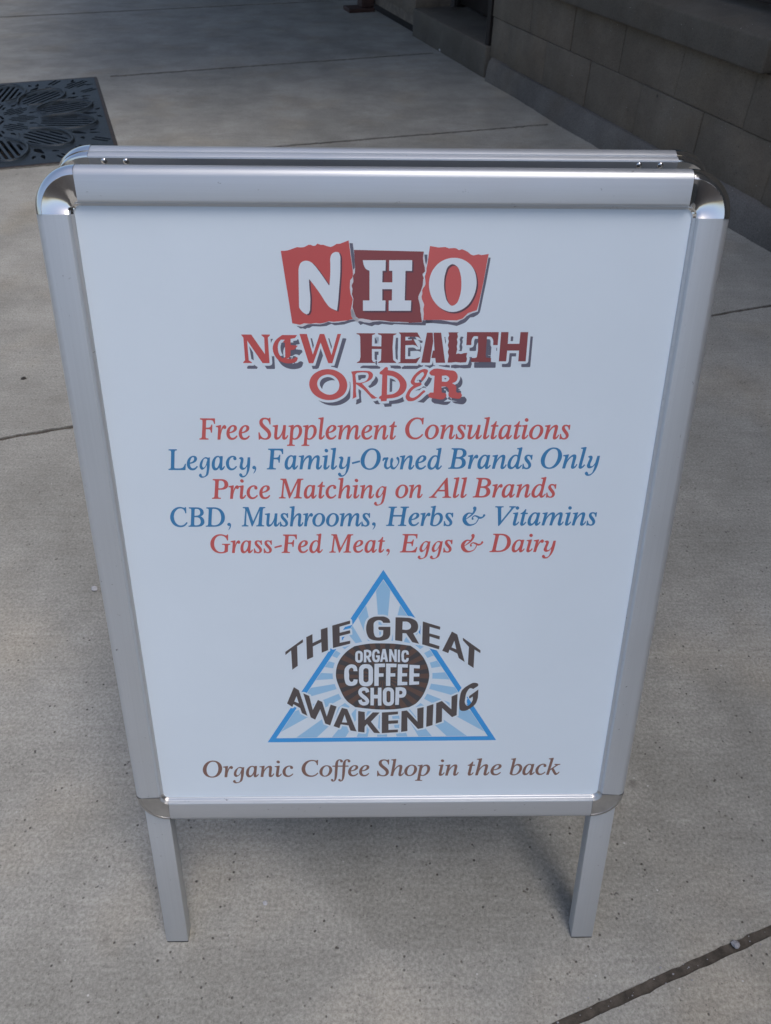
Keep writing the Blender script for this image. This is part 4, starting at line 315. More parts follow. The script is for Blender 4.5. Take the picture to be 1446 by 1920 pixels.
M_FRAMEI = simple('angle_iron', (.07, .05, .04), .6, .5, var=.4, vscale=30)
M_SHADE_CANOPY = simple('shade_canopy_paint', (.10, .09, .08), .7)  # for the unseen overhang that is added to cast shade
M_ALX = aluminium('aluminium_rail', (.57, .59, .62), .36, 0)
M_ALV = aluminium('aluminium_stile', (.60, .625, .655), .44, 2)
M_CHROME, _t, _p = mat('chrome'); _p.inputs['Base Color'].default_value = (.80, .79, .78, 1); _p.inputs['Metallic'].default_value = 1
_rr = ramp(_t, .35, .7, (.05,) * 3 + (1,), (.15,) * 3 + (1,)); _t.links.new(tex(_t, coords(_t), 70, 4, .7).outputs[0], _rr.inputs[0]); _t.links.new(_rr.outputs[0], _p.inputs['Roughness'])
_t.links.new(bump(_t, tex(_t, coords(_t), 38, 2, .5).outputs[0], .16, .0018), _p.inputs['Normal'])
M_CAPLOW = simple('worn_chrome', (.52, .51, .50), .28, .9, var=.15, vscale=40)
M_RUBBER = simple('black_rubber', (.02, .02, .022), .7)
M_BACK = simple('grey_backing', (.22, .23, .25), .5, .5, var=.08)
M_PAPER = ink('poster_white', (.71, .80, .885))
M_RED = ink('ink_red', (.56, .075, .07)); M_RED2 = ink('ink_light_red', (.60, .10, .095)); M_DARKRED = ink('ink_dark_red', (.25, .045, .05))
M_BLUE = ink('ink_blue', (.028, .21, .45)); M_BROWN = ink('ink_brown', (.22, .115, .09))
M_GREY = ink('ink_shadow_grey', (.115, .115, .165)); M_PURP = ink('ink_dark_plum', (.10, .035, .06)); M_PINK = ink('ink_pale', (.68, .68, .73))
M_SKYB = ink('ink_sky_blue', (.035, .33, .76)); M_PALEB = ink('ink_pale_blue', (.33, .58, .82)); M_CHAR = ink('ink_charcoal', (.085, .068, .068))
M_BADGE = ink('ink_badge', (.050, .048, .055)); M_COFFEE = ink('ink_coffee', (.125, .07, .055)); M_WHITE = ink('ink_white', (.72, .79, .87))

# ================================================================ setting
A0 = Vector((1.498, 2.401, 0)); DV = Vector((-0.30715, 0.95166, 0)); NV = Vector((-0.95166, -0.30715, 0))
WALL = Matrix(((DV.x, NV.x, 0, A0.x), (DV.y, NV.y, 0, A0.y), (0, 0, 1, 0), (0, 0, 0, 1)))
def W_(s, t, z=0.0): return WALL @ Vector((s, t, z))

bm = bmesh.new(); bmesh.ops.create_grid(bm, x_segments=8, y_segments=8, size=300)
for v in bm.verts: v.co.z = -.06
structure(obj('ground', mesh_from(bm, 'ground'), M_SOIL))

# sidewalk: one slab sheet with real grooves and the tree-pit opening cut out of it
def groove(p, q, half, jag, n=90, seed=0):
    p = Vector(p); q = Vector(q); d = (q - p); L = d.length; d.normalize(); nn = Vector((-d.y, d.x))
    rnd = random.Random(seed); up = []; dn = []
    for i in range(n + 1):
        c = p + d * (L * i / n); wob = nn * (noise.noise(Vector((i * .23, seed * 3.1, 0))) * jag * 1.2)
        e1 = half * (1 + .25 * noise.noise(Vector((i * .7, seed, 5)))) + max(0, rnd.gauss(0, jag))
        e2 = half * (1 + .25 * noise.noise(Vector((i * .6, seed, 9)))) + max(0, rnd.gauss(0, jag))
        up.append(c + wob + nn * e1); dn.append(c + wob - nn * e2)
    return [(v.x, v.y) for v in up + dn[::-1]]
def ext(p, q, x0, x1):
    (ax, ay), (bx, by) = p, q
    k = (by - ay) / (bx - ax)
    return (x0, ay + k * (x0 - ax)), (x1, ay + k * (x1 - ax))
G1 = Vector((-1.687, 4.859)); GA = Vector((.322, -.947)).normalized(); GB = Vector((-GA.y, GA.x)) * -1   # GA along the pit side, GB leftwards
if GB.x > 0: GB = -GB
PIT = 1.53; PITW = 1.23
def pit(a, b): v = G1 + GA * a + GB * b; return (v.x, v.y)
outline = [W_(s, -.05)[:2] for s in (-4, 12)] + [W_(s, 7.5)[:2] for s in (12, -4)]
JOINTS = [((.248, -.095), (.572, .019), .0066, .0007, -5.0, 2.08),
          ((-.97, 1.214), (1.329, 1.964), .0060, .0022, -5.5, 1.605),
          ((-.265, 3.64), (.959, 3.992), (.0105), .0030, -6.2, .925),
          ((-1.60, 4.887), (.452, 5.616), (.0140), .0040, -1.60, .42),
          ((-2.893, 6.656), (-1.325, 7.198), (.0170), .0045, -7.2, -.12)]
polys = [outline]
for i, (p, q, h, j, x0, x1) in enumerate(JOINTS):
    a, b = ext(p, q, x0, x1)
    n = int((Vector(b) - Vector(a)).length / .012)
    polys.append(groove(a, b, h, j, n, i + 1))
polys.append([pit(-.012, -.012), pit(PIT + .012, -.012), pit(PIT + .012, PITW + .012), pit(-.012, PITW + .012)])
# hairline crack wandering from the far joint
ck = [(-1.27, 7.16), (-1.17, 7.05), (-1.03, 6.90), (-.90, 6.72), (-.80, 6.55), (-.70, 6.36), (-.62, 6.25)]
polys.append([(x - .003, y) for x, y in ck] + [(x + .0035, y + .002) for x, y in ck[::-1]])
ck = [(-1.34, 7.40), (-1.29, 7.31), (-1.255, 7.24)]
polys.append([(x - .004, y) for x, y in ck] + [(x + .004, y + .002) for x, y in ck[::-1]])
structure(obj('sidewalk', fill(polys, 'sidewalk', extrude=.022, place=lambda c: Vector((c.x, c.y, c.z - .022))), M_SIDE))
bm = bmesh.new()
for i, (p, q, h, j, x0, x1) in enumerate(JOINTS):
    a, b = ext(p, q, x0, x1); d = (Vector(b) - Vector(a)).normalized(); nn = Vector((-d.y, d.x)) * (h * 2.2)
    L = (Vector(b) - Vector(a)).length; k = int(L / .03); rows = []
    for s in range(k + 1):
        c = Vector(a) + d * (L * s / k); zz = (-.0034 if i == 0 else -.0042)
        rows.append([bm.verts.new((c.x + nn.x * f, c.y + nn.y * f, zz + noise.noise(Vector((s * .9, f, i))) * .0016)) for f in (-1, -.3, .3, 1)])
    for r0, r1 in zip(rows, rows[1:]):
        for f in range(3): bm.faces.new((r0[f], r0[f + 1], r1[f + 1], r1[f]))
structure(obj('joint_filler', mesh_from(bm, 'joint_filler', 60), M_FILL))
bm = bmesh.new(); c = [pit(-.01, -.01), pit(PIT + .01, -.01), pit(PIT + .01, PITW + .01), pit(-.01, PITW + .01)]
bm.faces.new([bm.verts.new((x, y, -.045)) for x, y in c]); structure(obj('soil', mesh_from(bm, 'soil'), M_SOIL))

# ---- tree grate
gr = thing('tree_grate', 'square dark cast iron tree grate with leaf pattern slots set flush in the sidewalk', 'tree grate', (G1.x + GA.x * .765 + GB.x * .615, G1.y + GA.y * .765 + GB.y * .615, 0))
gc = Vector(gr.location[:2])
def leaf(ang, r0, r1, hw, nslot, slot, gap):
    """slots running along a leaf that points outward at ang"""
    out = []; ux = Vector((math.cos(ang), math.sin(ang))); uy = Vector((-ux.y, ux.x)); L = r1 - r0
    for i in range(nslot):
        off = (i - (nslot - 1) / 2) * (slot + gap)
        # where |off| fits inside the leaf
        ok = [t for t in (k / 60 for k in range(61)) if hw * (math.sin(math.pi * min(1, t * .95 + .05)) ** .55) > abs(off) + slot * .9]
        if len(ok) < 8: continue
        a = r0 + L * ok[0]; b = r0 + L * ok[-1]; h = slot / 2; ring = []
        for (cx, s) in ((b - h, 0), (a + h, math.pi)):
            for k in range(5):
                th = s - math.pi / 2 + math.pi * k / 4
                p = ux * (cx + h * math.cos(th)) + uy * (off + h * math.sin(th)); ring.append((p.x, p.y))
        out.append(ring)
    return out
def blob(ang, r, ln, wd, tilt=0.0):
    ux = Vector((math.cos(ang), math.sin(ang))); c = ux * r; a = ang + tilt; ex = Vector((math.cos(a), math.sin(a))); ey = Vector((-ex.y, ex.x))
    return [tuple(c + ex * (ln * math.cos(k * math.pi / 5)) + ey * (wd * math.sin(k * math.pi / 5) * (1.2 if math.cos(k * math.pi / 5) < 0 else .7))) for k in range(10)]
HS = .765 - .008
gp = []
NL_ = 12
for k in range(NL_):
    a = 2 * math.pi * (k + .5) / NL_
    gp += leaf(a, .37, .705, .118, 6, .0200, .0165)
    b = 2 * math.pi * k / NL_
    gp.append(blob(b, .665, .050, .020)); gp.append(blob(b + .10, .728, .024, .012, .7)); gp.append(blob(b - .10, .728, .024, .012, -.7))
for k in range(10):
    a = 2 * math.pi * (k + .5) / 10
    gp += leaf(a, .160, .345, .072, 5, .0150, .0120)
    gp.append(blob(2 * math.pi * k / 10, .325, .026, .012))
for k in range(4):
    a = math.pi / 4 + k * math.pi / 2
    for da, r0, r1, hw in ((0, .765, 1.0, .070), (-.19, .77, .915, .052), (.19, .77, .915, .052)):
        gp += leaf(a + da, r0, r1, hw, 4, .0170, .0140)
    for da in (-.085, .085): gp.append(blob(a + da, .93, .03, .011, da * 5))
    for q in (-.30, .30): gp.append(blob(a + q, .755, .035, .012, q))
for k in range(8):   # ring of curved slots round the trunk hole
    a0 = k * math.pi / 4 + .08; a1 = a0 + math.pi / 4 - .16
    gp.append([(r * math.cos(a), r * math.sin(a)) for r, sgn in ((.135, 1), (.118, -1)) for a in ([a0 + (a1 - a0) * i / 6 for i in range(7)][::sgn])])
gp.append([(.085 * math.cos(k * math.pi / 16), .085 * math.sin(k * math.pi / 16)) for k in range(32)])
gang = math.atan2(GA.y, GA.x); GR = Matrix.Rotation(gang, 3, 'Z')
sq = [(-HS, -HS), (HS, -HS), (HS, HS), (-HS, HS)]
def gplace(c): v = GR @ Vector((c.x, c.y * PITW / PIT, 0)); return Vector((v.x, v.y, c.z - .006))
g_me = fill([sq] + [[tuple(p) for p in q] for q in gp], 'grate_plate', extrude=.008, place=gplace)
o = obj('grate_plate', g_me, M_IRON); o.parent = gr
# raised ribs outlining each leaf
bm = bmesh.new()
def rib(pts, wdt, h):
    pts = [Vector(p) for p in pts]; rows = []
    for i, p in enumerate(pts):
        t = (pts[min(i + 1, len(pts) - 1)] - pts[max(i - 1, 0)]).normalized(); n = Vector((-t.y, t.x))
        rows.append([bm.verts.new(gplace(Vector((*(p + n * (wdt * f)), .0145 + h * z)))) for f, z in ((-1, 0), (-.5, 1), (.5, 1), (1, 0))])
    for r0, r1 in zip(rows, rows[1:]):
        for f in range(3): bm.faces.new((r0[f], r0[f + 1], r1[f + 1], r1[f]))
for k in range(NL_):
    a = 2 * math.pi * (k + .5) / NL_; ux = Vector((math.cos(a), math.sin(a))); uy = Vector((-ux.y, ux.x))
    L = [ux * (.36 + .362 * t) + uy * (.132 * math.sin(math.pi * min(1, t * .95 + .05)) ** .55 * s) for s, ts in ((1, range(0, 21)), (-1, range(19, -1, -1))) for t in [q / 20 for q in ts]]
    rib(L, .0090, .005)
o = obj('leaf_rib', mesh_from(bm, 'leaf_rib', 40), M_IRON); o.parent = gr
bm = bmesh.new(); S1 = .765 + .010; S2 = S1 - .15
for (x0, x1, y0, y1) in ((-S1, S1, -S2, -S2 + .0155), (-S1, S1, S2 - .0155, S2), (-S1, -S1 + .0155, -S2 + .016, S2 - .016), (S1 - .0155, S1, -S2 + .016, S2 - .016)):
    box(bm, x0, x1, y0, y1, -.03, .0015, Matrix.Rotation(gang, 4, 'Z'))
o = obj('grate_frame', mesh_from(bm, 'grate_frame'), M_FRAMEI); o.parent = gr

# ---- building
bd = thing('building', 'tan block shop front with low wall, window sill and recessed doorway beside the sidewalk', 'building', W_(2, -.3))
def part(name, bm_or_me, m, smooth=None, parent=None):
    me = bm_or_me if isinstance(bm_or_me, bpy.types.Mesh) else mesh_from(bm_or_me, name, smooth)
    if m and not me.materials: me.materials.append(m)
    p = parent or bd
    o = obj(name, me, None, p); return o
rnd = random.Random(3)
def blockwall(bm, rows, s0, s1, tface):
    for (z0, z1, joints) in rows:
        js = [s0] + [j for j in joints if s0 + .05 < j < s1 - .05] + [s1]
        for a, b in zip(js, js[1:]):
            dt = rnd.uniform(-.004, .004); g = .0012
            vs = box(bm, a + g, b - g, tface - .18, tface + dt, z0 + g, z1 - g, None, .004, 2)
            for v in vs: v.co += Vector(noise.noise_vector(v.co * 9)) * .004; v.co = WALL @ v.co
def js(o, step=.452): return [o + step * k for k in range(-34, 24)]
bm = bmesh.new()
TF = -.03
rows_low = [(.115, .325, js(.61)), (.325, .525, js(.82))]
blockwall(bm, rows_low, -14.0, 2.66, TF)
blockwall(bm, [(.525 + .2 * k, .725 + .2 * k, js(.61 if k % 2 == 0 else .82)) for k in range(16)], -14.0, .28, TF)
blockwall(bm, [(.525 + .2 * k, .725 + .2 * k, js(.61 if k % 2 == 0 else .82)) for k in range(16)], 2.30, 2.66, TF)
blockwall(bm, [(2.725 + .2 * k, 2.925 + .2 * k, js(.61 if k % 2 == 0 else .82)) for k in range(5)], .29, 2.29, TF)
blockwall(bm, [(.115 + .205 * k, .32 + .205 * k, js(.61 if k % 2 == 0 else .82)) for k in range(18)], 3.95, 10.5, TF)
part('block_wall', bm, M_BLOCK, 50)
bm = bmesh.new()
box(bm, -14.0, 2.655, -.30, TF - .007, .05, .53, WALL); box(bm, -14.0, .275, -.30, TF - .007, .531, 3.7, WALL); box(bm, 2.305, 2.655, -.30, TF - .007, .531, 3.7, WALL); box(bm, .276, 2.304, -.30, TF - .007, 2.73, 3.7, WALL)
box(bm, 3.955, 10.5, -.30, TF - .007, .05, 3.78, WALL)
part('mortar_core', bm, M_MORTAR)
# footing: rough sloping concrete curb under the wall
bm = bmesh.new()
def footing(s0, s1):
    n = int((s1 - s0) / .03); rows = []
    for i in range(n + 1):
        s = s0 + (s1 - s0) * i / n
        wob = noise.noise(Vector((s * 2.1, 0, 0))) * .014 + noise.noise(Vector((s * 11, 3, 0))) * .006
        prof = [(.012 + wob, -.02), (.010 + wob, .015), (.004 + wob * .7, .06), (-.004 + wob * .5, .098 + wob), (-.016, .116 + wob * .6), (-.06, .125)]
        rows.append([bm.verts.new(W_(s, t + noise.noise(Vector((s * 17, z * 40, 7))) * .003, z)) for t, z in prof])
    for r0, r1 in zip(rows, rows[1:]):
        for f in range(5): bm.faces.new((r0[f], r0[f + 1], r1[f + 1], r1[f]))
footing(-14.0, 2.60)
part('footing', bm, M_FOOT, 40)
bm = bmesh.new()
vs = box(bm, .305, 2.30, -.30, .022, .528, .665, None, .010, 3)
for v in vs:
    if v.co.z > .6: v.co.z += -.5 * (v.co.y + .03) if v.co.y > -.03 else .04 * (-.03 - v.co.y) + .015
    v.co += Vector(noise.noise_vector(v.co * 6)) * .003; v.co = WALL @ v.co
part('window_sill', bm, M_SILL, 40)
bm = bmesh.new()
for (a, b, z0, z1) in ((.305, 2.30, .70, .76), (.305, 2.30, 2.62, 2.70), (.305, .36, .761, 2.619), (2.245, 2.30, .761, 2.619), (1.28, 1.33, .761, 2.619)):
    box(bm, a, b, -.20, -.14, z0, z1, WALL, .003, 1)
wf = part('window', bm, M_BRONZE)
bm = bmesh.new(); box(bm, .361, 2.244, -.182, -.172, .762, 2.618, WALL); part('pane', bm, M_GLASS, None, wf)
# doorway
bm = bmesh.new()
vs = box(bm, 2.665, 3.945, -.62, -.004, -.02, .170, None, .012, 3)
for v in vs: v.co += Vector(noise.noise_vector(v.co * 5)) * .004; v.co = WALL @ v.co
part('threshold', bm, M_SILL, 40)
bm = bmesh.new()
for (a, b, z0, z1) in ((2.667, 2.715, .172, 2.35), (3.895, 3.943, .172, 2.35)): box(bm, a, b, -.40 if a > 3 else -.075, -.325 if a > 3 else -.018, z0, z1, WALL, .003, 1)
box(bm, 2.716, 3.894, -.40, -.33, 2.28, 2.35, WALL)
part('door_frame', bm, M_BRONZE)
bm = bmesh.new()
for (a, b, z0, z1) in ((2.72, 3.89, .19, .33), (2.72, 3.89, 2.16, 2.27), (2.72, 2.80, .331, 2.159), (3.81, 3.89, .331, 2.159)): box(bm, a, b, -.395, -.350, z0, z1, WALL, .003, 1)
dr = part('door', bm, M_BRONZE)
bm = bmesh.new(); box(bm, 2.801, 3.809, -.378, -.370, .332, 2.158, WALL); part('pane', bm, simple('door_glass', (.25, .28, .34), .06, var=.05, spec=.8), None, dr)
bm = bmesh.new(); box(bm, 2.60, 4.0, -3.0, -.63, -.02, 3.7, WALL); part('inner_wall', bm, M_BRONZE)
bm = bmesh.new()
box(bm, 2.665, 3.945, -.60, -.02, 2.36, 3.7, WALL); part('lintel', bm, M_SILL)
bm = bmesh.new(); box(bm, 4.90, 5.02, TF + .006, .085, .03, 3.0, WALL, .006, 2); box(bm, 4.87, 5.05, TF + .012, .20, -.01, .028, WALL, .006, 2); part('downspout', bm, M_RUST)
bm = bmesh.new(); box(bm, -14.0, 10.5, -4.0, .02, 3.79, 7.2, WALL); box(bm, 10.51, 10.8, -4, .0, -.02, 7.2, WALL); box(bm, -3.5, -14.01, -4, .0, -.02, 7.2, WALL); part('unseen_upper_wall', bm, M_SILL)  # unseen upper wall, built taller to shade the paving on the right
bm = bmesh.new(); box(bm, 1.7, 10.4, .03, 2.35, 2.95, 3.15, WALL, .01, 2); part('shade_canopy', bm, M_SHADE_CANOPY)  # unseen overhang, added to darken the far paving and wall

# ================================================================ the sign
TH = 0.2994; CT, ST = math.cos(TH), math.sin(TH)
YC = .334                                  # vertical mirror plane between the two panels
def front(x, v, n): return Vector((x, v * ST - n * CT, v * CT + n * ST))
def back(x, v, n): p = front(x, v, n); return Vector((x, 2 * YC - p.y, p.z))
sign = thing('sidewalk_sign', 'silver aluminium A-frame sidewalk sign with white poster in red, blue and brown lettering', 'sign', (0, YC, 0))
HW = .3125; V0, V1 = .2508, 1.0235
# rail section: (inward from outer edge, height) in metres
PROF = [(0.0060, -0.0220), (0.0016, -0.0220), (0.0004, -0.0212), (0.0000, -0.0196), (0.0000, -0.0168), (0.0006, -0.0158), (0.0016, -0.0154), (0.0016, -0.0142), (0.0004, -0.0136), (0.0000, -0.0118), (0.0000, -0.0085), (0.0008, -0.0052), (0.0026, -0.0024), (0.0050, -0.0007), (0.0076, 0.0000), (0.0082, 0.0001),
        (0.0284, -0.0009), (0.0292, -0.0010), (0.0300, -0.0014), (0.0305, -0.0026), (0.0308, -0.0052), (0.0313, -0.0060), (0.0330, -0.0070), (0.0335, -0.0078), (0.0336, -0.0094), (0.0302, -0.0100), (0.0302, -0.0220)]
CAPR = .0405
def rail(place, side, k0=CAPR, k1=CAPR):
    bm = bmesh.new(); rows = []
    n = 8
    for i in range(n + 1):
        f = i / n; r = []
        for wv, nn in PROF:
            # mitre the inner lip so that it meets its neighbour
            cut = max(CAPR, wv + .0005) if wv > .0400 else CAPR
            if side in 'tb':
                x = -HW + cut + (2 * HW - 2 * cut) * f; v = V1 - wv if side == 't' else V0 + wv
            else:
                v = V0 + cut + (V1 - V0 - 2 * cut) * f; x = -HW + wv if side == 'l' else HW - wv
            r.append(bm.verts.new(place(x, v, nn)))
        rows.append(r)
    for a, b in zip(rows, rows[1:]):
        for j in range(len(PROF)): k = (j + 1) % len(PROF); bm.faces.new((a[j], a[k], b[k], b[j]))
    bm.faces.new(rows[0]); bm.faces.new(rows[-1][::-1])
    return mesh_from(bm, 'rail', 25)
def cap(place, sx, top):
    """quarter sweep of the rail section about a point inside the corner; the fan face is creased off the round rim"""
    bm = bmesh.new()
    cx = sx * (HW - CAPR); cv = V1 - CAPR if top else V0 + CAPR
    k0 = [i for i, p in enumerate(PROF) if abs(p[0] - .0082) < 1e-6][0]
    rim = [(wv - (.0004 if wv < .02 else 0), nn + (.0007 if nn > -.005 else 0)) for wv, nn in PROF]
    deep = .0062 if top else .0012
    def face_n(f, a): return .0004 - deep * (f * .9 + .1 * f * f) * (.45 + .55 * math.sin(2 * a)) - .0007 * math.sin(2 * a) * math.sin(math.pi * f)
    fan = [(.0080 + (.0300 - .0080) * q / 6, q / 6) for q in range(7)]
    n = 16
    def pt(a, wv, nn):
        rad = CAPR - wv
        return bm.verts.new(place(cx + sx * rad * math.cos(a), cv + (1 if top else -1) * rad * math.sin(a), nn))
    A = [math.pi / 2 * i / n for i in range(n + 1)]
    seq = rim[:k0 + 1]                                             # back and round rim
    tail = rim[k0 + 4:]                                            # inner lip and back
    rows = []
    for a in A:
        lip = [(wv, min(nn, face_n(1, a) - .0003 - .0004 * i)) if nn > -.0090 else (wv, nn) for i, (wv, nn) in enumerate(tail)]
        rows.append(([pt(a, *p) for p in seq], [pt(a, wv, face_n(f, a)) for wv, f in fan], [pt(a, *p) for p in lip]))
    for (s0, f0, l0), (s1, f1, l1) in zip(rows, rows[1:]):
        for u, v in ((s0, s1), (f0, f1), (l0, l1)):
            for j in range(len(u) - 1): bm.faces.new((u[j], u[j + 1], v[j + 1], v[j]))
        bm.faces.new((s0[-1], f0[0], f1[0], s1[-1])); bm.faces.new((f0[-1], l0[0], l1[0], f1[-1])); bm.faces.new((l0[-1], s0[0], s1[0], l1[-1]))
    me = mesh_from(bm, 'corner_cap', 30)
    return me
for place in (front, back):
    for side, m in (('t', M_ALX), ('b', M_ALX), ('l', M_ALV), ('r', M_ALV)):
        part('frame_rail', rail(place, side), m, None, sign)
    for sx in (-1, 1):
        part('corner_cap', cap(place, sx, True), M_CHROME, None, sign)
        part('corner_cap', cap(place, sx, False), M_CAPLOW, None, sign)
    bm = bmesh.new(); vs = box(bm, -HW + .0303, HW - .0303, V0 + .0303, V1 - .0303, -.0212, -.0101)
    for v in vs: v.co = place(v.co.x, v.co.y, v.co.z)
    part('backing_board', bm, M_BACK, None, sign)
    for sx in (-1, 1):
        bm = bmesh.new(); xa, xb = sorted((sx * (HW - .0052), sx * (HW - .0362)))
        vs = box(bm, xa, xb, 0, V0 + .02, -.0310, -.0112, None, .0012, 2)
        for v in vs:
            low = v.co.y < .1; p = place(v.co.x, v.co.y, v.co.z)
            if low: # cut the foot level with the ground
                dv = (.0015 + (v.co.y if v.co.y < .01 else 0) - p.z) / CT; p = place(v.co.x, v.co.y + dv, v.co.z)
            v.co = p
        leg = part('leg', bm, M_ALV, 40, sign)
        bm = bmesh.new(); yy = [place(0, -(n * ST - .0) / CT, n).y for n in (-.0115, -.0307)]
        box(bm, xa + .0004, xb - .0004, min(yy), max(yy), -.0004, .0019, None, .0005, 1)
        part('foot_pad', bm, M_RUBBER, None, leg)
# dome screws on the inside of the rear panel
for x in (-.258, -.238, .236, .256):
    bm = bmesh.new(); bmesh.ops.create_uvsphere(bm, u_segments=14, v_segments=8, radius=.0032)
    for v in bm.verts: v.co = back(x + v.co.x, V1 - .0052 + v.co.y, -.0220 + v.co.z * .6)
    part('screw', bm, M_CHROME, 60, sign)
# hinge plates joining the two panels near the top
for x in (-.19, .19):
    bm = bmesh.new(); y0 = front(0, V1 - .03, -.0223).y; y1 = back(0, V1 - .03, -.0223).y; z = (V1 - .03) * CT
    box(bm, x - .012, x + .012, y0 - .001, y1 + .001, z - .022, z - .018); part('hinge', bm, M_BACK, None, sign)

# ---- poster and its print
PN = -.0090
bm = bmesh.new(); vs = box(bm, -HW + .0305, HW - .0305, V0 + .0305, V1 - .0305, PN - .0006, PN)
for v in vs: v.co = front(v.co.x, v.co.y, v.co.z)
poster = part('poster', bm, M_PAPER, None, sign)
bm = bmesh.new(); vs = box(bm, -HW + .0305, HW - .0305, V0 + .0305, V1 - .0305, PN - .0006, PN)
for v in vs: v.co = back(v.co.x, v.co.y, v.co.z)
part('poster', bm, M_PAPER, None, sign)
def dec(s, k=1 / 20000):
    return [[(float(a) * k, float(b) * k) for a, b in (t.split(',') for t in q.split())] for q in s.split('|')]
ARTP = {k: dec(v) for k, v in ART.items()}
def printed(name, polys, m, level, offset=0.0, dx=0.0, dy=0.0):
    bm = bmesh.new()
    for i, g in enumerate(groups(polys)):
        g = [[(x + dx, y + dy) for x, y in (grow(q, offset) if offset else q)] for q in g]
        lift = PN + .00006 * level + .000012 * (i % 4)
        me = fill(g, name, place=lambda c: front(c.x, c.y, lift))
        bm.from_mesh(me); bpy.data.meshes.remove(me)
    me = bpy.data.meshes.new(name); bm.to_mesh(me); bm.free()
    return part(name, me, m, None, poster)
for a_, b_ in ((0, 1), (1, 2), (2, 3), (3, 4), (4, 5)): printed('tile_drop_shadow', ARTP['tile_shade'][a_:b_], M_GREY, 1)
for k in range(0): pass
for nm in ('tile_second', 'tile_first', 'tile_third'):
    pass
printed('logo_tile', ARTP['tile_second'], M_DARKRED, 2)
printed('logo_tile', ARTP['tile_first'], M_RED, 3)
printed('logo_tile', ARTP['tile_third'], M_RED2, 3)
printed('torn_paper_edge', ARTP['tile_tear'], M_PINK, 4)
printed('logo_letter_shadow', ARTP['letter_shade'], M_PURP, 5)
printed('logo_lettering', ARTP['letter_white'], M_WHITE, 6)
NAMES = (('name_new', M_RED), ('name_health', M_DARKRED), ('name_order', M_RED2))
for k, m in NAMES: printed('name_drop_shadow', ARTP[k], M_GREY, 1, .0008, .0042, -.0050)
for k, m in NAMES: printed('name_halo', ARTP[k], M_PAPER, 3, .0026)
for k, m in NAMES: printed('name_lettering', ARTP[k], m, 5)

# sun-ray emblem
bc = ARTP['badge_centre'][0][0]
def hit(poly, a):
    best = 0; dx, dy = math.cos(a), math.sin(a)
    for p, q in zip(poly, poly[1:] + poly[:1]):
        ex, ey = q[0] - p[0], q[1] - p[1]; den = dx * ey - dy * ex
        if abs(den) < 1e-12: continue
        t = ((p[0] - bc[0]) * ey - (p[1] - bc[1]) * ex) / den; s = ((p[0] - bc[0]) * dy - (p[1] - bc[1]) * dx) / den
        if t > 0 and -1e-9 <= s <= 1 + 1e-9: best = max(best, t)
    return best
def ray(a0, a1, r0, r1, n=4):
    A = [a0 + (a1 - a0) * i / n for i in range(n + 1)]
    return [(bc[0] + r0(a) * math.cos(a), bc[1] + r0(a) * math.sin(a)) for a in A] + [(bc[0] + r1(a) * math.cos(a), bc[1] + r1(a) * math.sin(a)) for a in A[::-1]]
badge = ARTP['badge'][0]; tri_in = ARTP['triangle'][1]
blue, coffee = [], []
for k in range(24):
    a = math.pi / 2 + k * 2 * math.pi / 24; h = math.radians(3.9)
    tr = lambda x: hit(tri_in, x) * .992
    bo = lambda x: hit(badge, x) + .0038
    if tr(a) > bo(a) + .004: blue.append(ray(a - h, a + h, bo, lambda x: max(tr(x), bo(x) + .0005), 6))
    coffee.append(ray(a - h, a + h, lambda x: hit(badge, x) * .12, lambda x: hit(badge, x) * .985, 6))
printed('sun_ray', blue, M_PALEB, 1)
printed('triangle_border', ARTP['triangle'], M_SKYB, 2)
printed('slogan_halo', ARTP['arc_upper'], M_PAPER, 3, .0024); printed('slogan_halo', ARTP['arc_lower'], M_PAPER, 3, .0024)
printed('badge_halo', ARTP['badge'], M_PAPER, 4, .0014)
printed('coffee_badge', ARTP['badge'], M_BADGE, 5)
printed('coffee_ray', coffee, M_COFFEE, 6)
printed('badge_letter_outline', ARTP['badge_text'], M_BADGE, 7, .0009)
printed('badge_lettering', ARTP['badge_text'], M_WHITE, 9)
printed('slogan_lettering', ARTP['arc_upper'], M_CHAR, 6); printed('slogan_lettering', ARTP['arc_lower'], M_CHAR, 6)

# the six italic lines
GL = {k: (adv, [[tuple(float(c) for c in t.split(',')) for t in q.split()] for q in s.split('|')]) for k, (adv, s) in GLYPH.items()}
for col, v, cap_h, words in LINES:
    k = cap_h / 1000 / 662 * 1.0; polys = []
    vm = sum(w_[3] for w_ in words) / len(words)
    for w_, x0, x1, vv in words:
        adv = 0; pos = []
        for ch in w_: pos.append(adv); adv += GL[ch][0]
        last = GL[w_[-1]]; xmax = pos[-1] + max(p[0] for q in last[1] for p in q); xmin = min(p[0] for q in GL[w_[0]][1] for p in q)
        want = (x1 - x0) / 1000 / k
        n = max(1, len(w_) - 1); sx = 1.0
        slack = want - (xmax - xmin)
        sx = max(.90, min(1.12, want / (xmax - xmin)))
        track = (want - (xmax - xmin) * sx) / n if len(w_) > 1 else 0
        for i, ch in enumerate(w_):
            ox = (pos[i] - xmin) * sx + track * i
            qs = [[(x0 / 1000 + (ox + px * sx) * k, vv / 1000 + py * k) for px, py in q] for q in GL[ch][1]]
            if ch not in 'gyw&,': qs = [grow(q, .00034) for g_ in groups(qs) for q in g_]
            polys += qs
    printed('text_line', polys, {'red': M_RED2, 'blue': M_BLUE, 'brown': M_BROWN}[col], 2)

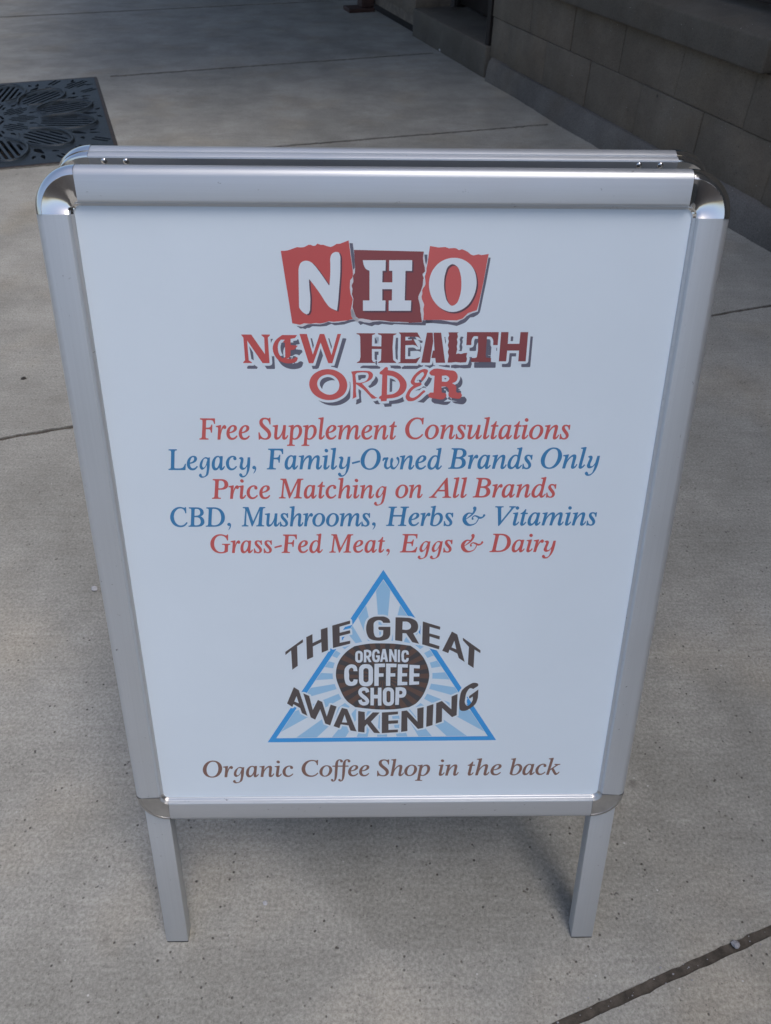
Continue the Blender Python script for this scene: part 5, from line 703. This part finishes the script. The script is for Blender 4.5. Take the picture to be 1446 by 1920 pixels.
# ================================================================ small litter on the sidewalk
def chip(label, cat, x, y, r, m, flat=.5, seed=0, name='pebble'):
    bm = bmesh.new(); bmesh.ops.create_icosphere(bm, subdivisions=2, radius=r); rr = random.Random(seed)
    for v_ in bm.verts:
        v_.co *= 1 + .45 * noise.noise(v_.co / r * 1.1 + Vector((seed * 7, 0, 0)))
        v_.co.z *= flat
    z = -min(v_.co.z for v_ in bm.verts)
    me = mesh_from(bm, name); o = obj(name, me, m); o.location = (x, y, z); tag(o, label, cat); return o
M_CHIP = simple('pale_stone', (.62, .63, .66), .7, var=.1, vscale=60, bumps=.4, bscale=300)
M_STONE2 = simple('light_grey_stone', (.48, .48, .50), .8, var=.25, vscale=200, bumps=.4, bscale=500)
M_STONE = simple('grey_stone', (.30, .30, .32), .8, var=.2, vscale=60, bumps=.4, bscale=300)
chip('grey pebble lying on the dark joint at the right below the sign', 'pebble', .513, .0, .0058, M_STONE, .6, 1)
chip('small white chip on the concrete between the two front legs of the sign', 'stone chip', -.1712, .064, .0036, M_STONE2, .5, 2, 'stone_chip')
chip('pale chip on the concrete left of the sign frame', 'stone chip', -.5893, .6918, .0065, M_STONE2, .5, 3, 'stone_chip')
chip('brown leaf bit on the far slab left of the sign', 'leaf bit', -1.0032, 1.4999, (.0075), M_SOIL, .25, 4, 'leaf_bit')
chip('white scrap at the foot of the doorway step', 'litter scrap', .475, 5.640, .022, M_CHIP, .5, 5, 'paper_scrap')
# crumbs lying along the dark joint: nobody could count them
bm = bmesh.new(); rr = random.Random(11)
ja, jb = Vector(JOINTS[0][0]), Vector(JOINTS[0][1]); jd = (jb - ja).normalized(); jn = Vector((-jd.y, jd.x))
for i in range(60):
    s = rr.uniform(-.1, .55); c = ja + jd * s + jn * rr.gauss(0, .007); r = rr.choice([.0005, .0006, .0008, .0012]) * rr.uniform(.7, 1.3)
    off = abs((c - ja - jd * s).dot(jn)); z = -.0015 if off < .0095 else 0
    q = bmesh.ops.create_icosphere(bm, subdivisions=1, radius=r)
    for v_ in q['verts']: v_.co = Vector((v_.co.x * rr.uniform(.8, 1.8), v_.co.y, v_.co.z * .7)) + Vector((c.x, c.y, z + r * .5))
o = obj('grit', mesh_from(bm, 'grit'), M_STONE); o['kind'] = 'stuff'
